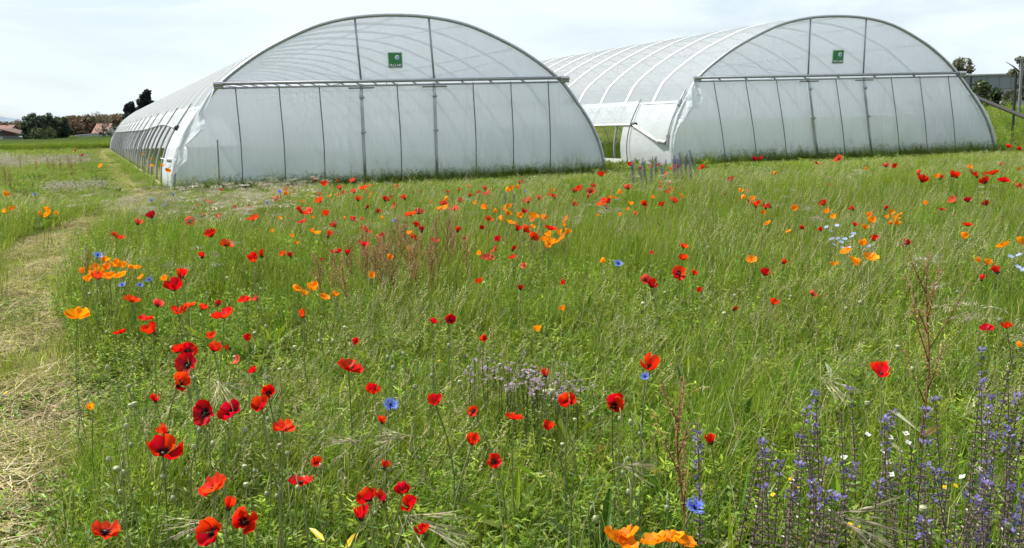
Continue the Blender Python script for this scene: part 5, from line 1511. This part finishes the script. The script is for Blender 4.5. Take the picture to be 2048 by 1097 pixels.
def sage(x_, y_, hz, k, lab=None, scale=1.0, lean=0.0):
    p = at_z(x_, y_, hz); o = empty('sage_spike', (p[0], p[1], 0)); rg = np.random.default_rng(int(x_ * 3 + y_))
    Mx = Matrix.Translation((-lean * hz, 0, 0)) @ Matrix.Rotation(lean + rg.normal() * .05, 4, 'Y') @ Matrix.Rotation(rg.normal() * .06, 4, 'X') @ Matrix.Rotation(rg.random() * 6.28, 4, 'Z') @ Matrix.Diagonal((scale, scale, hz / .60, 1))
    for nm, me in zip(('stem', 'blossoms', 'leaves'), SAGE[k]):
        c_ = link(nm, me, o); c_.matrix_local = Mx
        if nm != 'stem': c_['kind'] = 'stuff'
    name_later(o, 'purple sage spike', 'sage', 'purple sage spikes', x_, y_, lab)
for (x_, y_, hz, k) in [(1655, 788, .56, 0), (1608, 815, .54, 1), (1642, 835, .5, 5), (1760, 822, .56, 0), (1738, 812, .5, 1), (1700, 838, .55, 2), (1725, 775, .5, 3), (1835, 828, .56, 0), (1826, 880, .5, 2), (1575, 925, .48, 3), (1535, 885, .5, 1), (1482, 892, .5, 3), (1560, 935, .45, 1), (1590, 900, .46, 5), (1620, 905, .48, 3), (1690, 925, .45, 1), (1875, 945, .5, 0), (1985, 705, .6, 0), (1930, 822, .55, 1), (1955, 880, .52, 2), (1880, 800, .5, 3), (2015, 742, .6, 2), (2032, 790, .58, 0), (2040, 935, .55, 4), (1965, 905, .5, 4), (1880, 1010, .42, 2), (1990, 985, .46, 5), (1945, 765, .55, 1), (1980, 800, .56, 3), (2035, 690, .6, 2), (1405, 858, .52, 4), (1500, 960, .42, 3), (1990, 870, .5, 1), (2020, 1000, .45, 1), (1850, 900, .46, 3), (1910, 880, .48, 3), (1780, 900, .46, 5), (1655, 880, .46, 2)]:
    sage(x_, y_, hz, 2 if k == 4 and x_ < 1900 and x_ > 1450 else k, scale=.92, lean=rng.normal() * .06)
rgs = np.random.default_rng(55)
for i in range(24):
    x_ = 1500 + 540 * rgs.random() ** .8; y_ = 800 + 250 * rgs.random()
    sage(x_, y_, .42 + .1 * rgs.random(), [2, 3, 3, 5, 1, 3][rgs.integers(6)], scale=.95, lean=rgs.normal() * .1)
for i, (x_, y_) in enumerate([(1272, 322), (1283, 316), (1294, 322), (1308, 318), (1316, 314), (1352, 312), (1362, 306), (1372, 316), (1380, 300), (1388, 312), (1018, 386), (1028, 390), (1270, 328), (1330, 320), (1278, 330), (1288, 328), (1301, 326), (1357, 320), (1366, 322), (1376, 308), (1384, 322), (1322, 324), (1344, 318)]):
    sage(x_, y_, .55 if x_ > 1200 else .4, 6, scale=1.7 if x_ > 1200 else 1.5, lean=rng.normal() * .14)

# docks: rusty branched stalks
def dock_mesh(k, n_br, h):
    rg = np.random.default_rng(1300 + k); s_, fr, lf = MB(), MB(), MB()
    bx_ = rg.normal() * .03
    pos = lambda t: np.array([bx_ * t * t + .008 * math.sin(t * 9), .01 * math.sin(t * 7), h * t])
    s_.tube([pos(t) for t in np.linspace(0, 1, 12)], [.0042 - .003 * i / 11 for i in range(12)], 6, (.22, .085, .05))
    def fruit(p, dens, r_):
        for q in range(dens):
            d = rg.normal(size=3); d /= np.linalg.norm(d)
            spikelet(fr, p + d * r_ * rg.random(), d + np.array([0, 0, -.4]), .008, .0032, tuple(np.array([(.40, .20, .08), (.46, .26, .11), (.32, .23, .09), (.44, .31, .15)][rg.integers(4)]) * (.8 + .4 * rg.random())), rg)
    for i in range(n_br):
        t = .40 + .5 * i / n_br; a = i * 2.4 + rg.normal() * .3; p0 = pos(t); l_ = h * (.30 - .20 * (t - .40)) * (.7 + .5 * rg.random())
        d = np.array([math.cos(a) * .42, math.sin(a) * .42, .9])
        s_.tube([p0, p0 + d * l_ * .5, p0 + d * l_ + np.array([0, 0, l_ * .1])], [.0022, .0016, .0008], 5, (.22, .09, .05))
        for q in np.linspace(.15, 1, 11): fruit(p0 + d * l_ * q, 3, .008)
    for q in np.linspace(.55, 1, 16): fruit(pos(q), 5, .008)
    for i in range(5):
        a = rg.random() * 6.28; leaf(lf, pos(.05 + .25 * rg.random()), np.array([math.cos(a), math.sin(a), .5]), np.array([0, 0, 1.]), .10 + .05 * rg.random(), .026, [(.15, .17, .04), (.24, .19, .04), (.20, .12, .04)][rg.integers(3)])
    return s_.mesh('stalk', M['stem'], True), fr.mesh('fruit', M['straw']), lf.mesh('leaves', M['herb'])
def dock(x_, y_, hz, me, lab=None, kind='rusty dock stalk', grp='rusty dock and sorrel stalks', lean=0.0, h=1.0, sxy=1.0):
    p = at_z(x_, y_, hz); o = empty('dock', (p[0], p[1], 0))
    Mx = Matrix.Rotation(lean, 4, 'Y') @ Matrix.Rotation(rng.random() * 6.28, 4, 'Z') @ Matrix.Diagonal((sxy, sxy, hz / h, 1))
    for nm, m_ in zip(('stalk', 'fruit', 'leaves'), me):
        c_ = link(nm, m_, o); c_.matrix_local = Mx
        if nm != 'stalk': c_['kind'] = 'stuff'
    name_later(o, kind, 'dock', grp, x_, y_, lab)
D1, D2, D3 = dock_mesh(1, 9, .85), dock_mesh(2, 6, .62), dock_mesh(3, 7, .6)
dock(1860, 512, .80, D1, 'tall rusty brown dock stalk rising at right among the grass', lean=.02, h=.85)
dock(1368, 765, .58, D2, 'rusty red dock stalk beside a purple sage spike', lean=-.02, h=.62)
dock(893, 425, .62, D3, 'thin dark dock stalk at the right end of the sorrel patch', h=.6, sxy=.9)
SOR = [dock_mesh(10 + k, 8, .5) for k in range(3)]
for i, (x_, y_) in enumerate([(715, 452), (722, 470), (735, 455), (745, 475), (752, 462), (770, 482), (762, 495), (780, 472), (788, 445), (795, 432), (806, 440), (802, 460), (815, 450), (828, 478), (835, 488), (842, 470), (850, 482), (778, 490), (860, 495), (872, 470), (700, 478), (900, 450), (745, 492), (728, 488), (935, 470), (865, 430), (650, 505), (668, 500), (690, 515), (176, 498), (815, 492), (905, 440), (8, 332), (18, 338), (40, 310), (95, 312), (105, 318), (118, 316), (137, 310), (143, 318), (70, 318), (160, 308), (52, 300)]):
    dock(x_, y_, .50 if y_ > 400 else .66, SOR[i % 3], None, 'reddish sorrel plant', 'reddish sorrel plants', lean=rng.normal() * .05, h=.5, sxy=1.0 if y_ > 400 else 1.1)

# small pale flowers
def daisy_mesh(n, col, ctr, cup):
    b = MB()
    for k in range(n):
        a = k / n * 6.28; d = np.array([math.cos(a), math.sin(a), cup]); leaf(b, d * .08, d, np.array([0, 0, 1.]), .5, .42 * 5 / n, col)
    lathe(b, [(0, .16), (.10, .12), (.12, .02)], 7, ctr)
    return b.mesh('blossom', M['petal'])
WHITE, FLAX, YEL, LIL = daisy_mesh(4, (.80, .80, .78), (.5, .5, .2), .5), daisy_mesh(5, (.38, .46, .80), (.6, .6, .4), .45), daisy_mesh(7, (.85, .58, .02), (.6, .35, .02), .3), daisy_mesh(5, (.50, .38, .48), (.3, .2, .2), .5)
def small(nm, me, x_, y_, hz, dia, kind, cat, grp):
    p = at_z(x_, y_, hz); o = empty(nm, (p[0], p[1], 0)); rg = np.random.default_rng(int(x_ * 5 + y_ * 3))
    h_ = link('blossom', me, o); h_.matrix_local = Matrix.Translation((0, 0, hz)) @ orient(.5, -1.57 + rg.normal(), rg.random() * 6) @ Matrix.Scale(dia, 4)
    b = MB(); stem_mesh(b, (0, 0, hz), (rg.normal() * .02, rg.normal() * .02, -.01), .0011, (.14, .17, .06)); b.build('stem', M['stem'], o)
    name_later(o, kind, cat, grp, x_, y_)
for (x_, y_) in [(1688, 915), (1735, 870), (1780, 876), (1812, 868), (1816, 886), (1765, 905), (1776, 927), (1782, 950), (1925, 955), (1962, 940)]: small('white_flower', WHITE, x_, y_, .36, .017, 'small white flower', 'white flower', 'small white flowers among sage')
for (x_, y_) in [(1653, 455), (1674, 452), (1661, 463), (1664, 479), (1676, 478), (1690, 479), (1682, 485), (1667, 490), (1686, 497), (1698, 497), (1704, 474), (1707, 468), (1738, 494), (2021, 514), (2038, 511), (2036, 535), (2046, 541)]: small('flax_flower', FLAX, x_, y_, .42, .034, 'pale blue flax flower', 'flax', 'pale blue flax flowers')
for (x_, y_) in [(1546, 990), (1582, 958), (1594, 974), (1700, 1050), (1717, 1055), (1660, 1056), (1911, 972), (1850, 868), (1890, 975), (1525, 1030), (1600, 1078), (803, 724), (878, 722), (12, 786)]: small('yellow_flower', YEL, x_, y_, .30, .013, 'tiny yellow flower', 'yellow flower', 'tiny yellow flowers')
# lilac patch: too many tiny blossoms to count
rg = np.random.default_rng(77); b = MB()
lv = np.zeros(len(LIL.vertices) * 3); LIL.vertices.foreach_get('co', lv); lv = lv.reshape(-1, 3)
lc = np.zeros(len(LIL.vertices) * 4); LIL.attributes['Col'].data.foreach_get('color', lc); lc = lc.reshape(-1, 4)[:, :3]
for k in range(140):
    cxp, cyp = [(985, 730), (1050, 755), (1020, 745), (1085, 770), (1135, 775), (960, 740)][rg.integers(6)]
    hz = .24 + .10 * rg.random(); p = at_z(cxp + rg.normal() * 22, cyp + rg.normal() * 16, hz)
    for q in range(3):
        R_ = np.array(orient(rg.random(), rg.random() * 6.28, 0))[:3, :3]
        b.add(lv * .011 @ R_.T + p + rg.normal(size=3) * .006, [tuple(f_.vertices) for f_ in LIL.polygons], [tuple(c_) for c_ in lc * (.7 + .6 * rg.random())])
    b.tube([(p[0] + rg.normal() * .02, p[1] + rg.normal() * .02, 0), p], .0011, 3, (.12, .14, .06), cap=False)
tag(b.build('lilac_blossom', M['petal']), 'patch of tiny lilac pink blossoms near the centre', kind='stuff')

# broad leaved grass clump beside the low cornflower and single silvery grass heads in the foreground
def broad_tuft(x_, y_, n, lab, hmax):
    p = at_z(x_, y_, 0); rg = np.random.default_rng(int(x_)); o = empty('broad_grass_clump', (p[0], p[1], 0)); tag(o, lab, 'grass clump', 'broad grass clumps')
    for i in range(n):
        a = rg.random() * 6.28; r_ = .08 * rg.random(); b = MB()
        blade(b, rg, r_ * math.cos(a), r_ * math.sin(a), a, hmax * (.55 + .45 * rg.random()), .35, .5 * rg.random(), .011 + .006 * rg.random(), pick(rg, [G1, G2, G3], [.4, .3, .3]), 5, twist=rg.normal() * .3)
        b.build('grass_leaf', M['grass'], o)
broad_tuft(1460, 1180, 26, 'clump of broad green grass leaves beside the low cornflower', .36)
broad_tuft(1300, 905, 16, 'smaller broad leaved grass clump at mid meadow', .26)
def grass_head(x_, y_, hz, az, n, L_, lab):
    p = at_z(x_, y_, hz); rg = np.random.default_rng(int(x_ + y_)); o = empty('silvery_grass_head', (p[0], p[1], 0)); tag(o, lab, 'grass head', 'silvery grass heads in the foreground')
    b = MB(); d0 = np.array([math.cos(az), math.sin(az), 0]); tip = np.array([0, 0, hz])
    b.tube([(-d0[0] * .16, -d0[1] * .16, -.01), tuple(-d0 * .11 + np.array([0, 0, hz * .6])), tuple(-d0 * .04 + np.array([0, 0, hz * .95])), tuple(tip)], .0013, 4, (.34, .31, .17), cap=False); b.build('stalk', M['straw'], o)
    for i in range(n):
        b = MB(); dd = d0 * (.8 + .3 * rg.random()) + np.array([rg.normal() * .30, rg.normal() * .30, -.28 + .22 * rg.normal()]); dd /= np.linalg.norm(dd); c_ = pick(rg, [(.58, .52, .38), (.50, .42, .30), (.42, .42, .22)], [.4, .3, .3])
        st = tip - d0 * .05 * rg.random(); mid = st + dd * L_ * .35; b.tube([st, mid], .0006, 3, c_, cap=False)
        spikelet(b, mid, dd, L_ * .30, .0026, c_, rg)
        for q in range(4):
            d2 = dd + rg.normal(size=3) * .13; b.tube([mid + dd * L_ * .2, mid + dd * L_ * .25 + d2 * L_ * .38], .0005, 3, c_, cap=False)
        b.build('spikelet', M['straw'], o)
for (x_, y_, hz, az, n, L_, lab) in [(1690, 1030, .40, -.35, 13, .15, 'large silvery drooping grass head at bottom right'), (440, 765, .50, -.9, 11, .13, 'silvery grass head spread over the dark poppy trio'), (840, 1035, .42, -.3, 11, .14, 'silvery grass head right of the bottom centre poppies'), (395, 1040, .42, 2.6, 9, .12, 'pale grass head left of the overlapping poppy pair'), (790, 870, .44, 2.9, 8, .12, 'thin grass head beneath the foreground cornflower'), (1250, 930, .42, -.5, 6, .10, 'small pale grass head right of centre foreground'), (1665, 760, .45, -1.0, 8, .11, 'silvery grass head left of the lone red poppy'), (700, 880, .42, 2.8, 7, .11, 'thin pale grass head between poppies left of centre')]:
    grass_head(x_, y_, hz, az, n, L_, lab)
# yellowed leaves low in the foreground
for (x_, y_, a, lab) in [(648, 1052, 2.4, 'yellowed leaf left of the nodding poppy at the bottom'), (688, 1068, 1.2, 'yellow green leaf below the nodding poppy at the bottom')]:
    b = MB(); p = at_z(x_, y_, .30); dd = np.array([math.cos(a), math.sin(a), .5])
    for q, (t0, t1_) in enumerate([(0, 1)]): leaf(b, np.array([0, 0, .26]), dd, np.array([0, 0, 1.]), .065, .018, (.62, .46, .03))
    b.tube([(0, 0, -.01), (0, 0, .265)], .0015, 4, (.25, .22, .06))
    tag(b.build('yellow_leaf', M['herb'], None, (p[0], p[1], 0)), lab, 'leaf')

# taller weeds against the polytunnel fronts and on the bank at right
rg = np.random.default_rng(91)
n = 520; s = F1.W * rg.random(n); t = -.15 - .5 * rg.random(n) ** 2
P = F1.A[None] + F1.u[None] * s[:, None] + AX[None] * t[:, None]
n2 = 420; s2 = F2.W * rg.random(n2); P2 = F2.A[None] + F2.u[None] * s2[:, None] + AX[None] * (-.15 - .6 * rg.random(n2) ** 2)[:, None]
n3 = 700; s3 = F2.W + .3 + 14 * rg.random(n3); P3 = F2.A[None] + F2.u[None] * s3[:, None] + AX[None] * (-2 + 26 * rg.random(n3))[:, None]
n4 = 150; P4 = F1.A[None] + F1.u[None] * (-.14 - .5 * rg.random(n4))[:, None] + AX[None] * (.2 + 40 * rg.random(n4) ** 1.3)[:, None]
P = np.vstack([P, P2, P3, P4]); x, y = P[:, 0], P[:, 1]
put('front_weeds', 'leafy weeds along the polytunnel fronts and the right bank', C_HERB, x, y, np.concatenate([np.full(n, 1.5), np.full(n2, 1.5), np.full(n3, 2.6), np.full(n4, 1.6)]), np.concatenate([.4 + .7 * rg.random(n), .5 + .8 * rg.random(n2), 1 + 2.2 * rg.random(n3), .4 + .9 * rg.random(n4)]), rg, 5)

rg = np.random.default_rng(92); n = 150
s = np.concatenate([F1.W * rg.random(n), F2.W * rg.random(n)]); t = -.12 - .9 * rg.random(2 * n) ** 1.5
P = np.concatenate([F1.A[None] + F1.u[None] * s[:n, None] + AX[None] * t[:n, None], F2.A[None] + F2.u[None] * s[n:, None] + AX[None] * t[n:, None]]); x, y = P[:, 0], P[:, 1]
put('front_grass', 'ragged tall seeding grass along the polytunnel fronts', C_SEED, x, y, np.full(2 * n, .9), .5 + .9 * rg.random(2 * n) ** 2, rg, 4)

finish_labels()
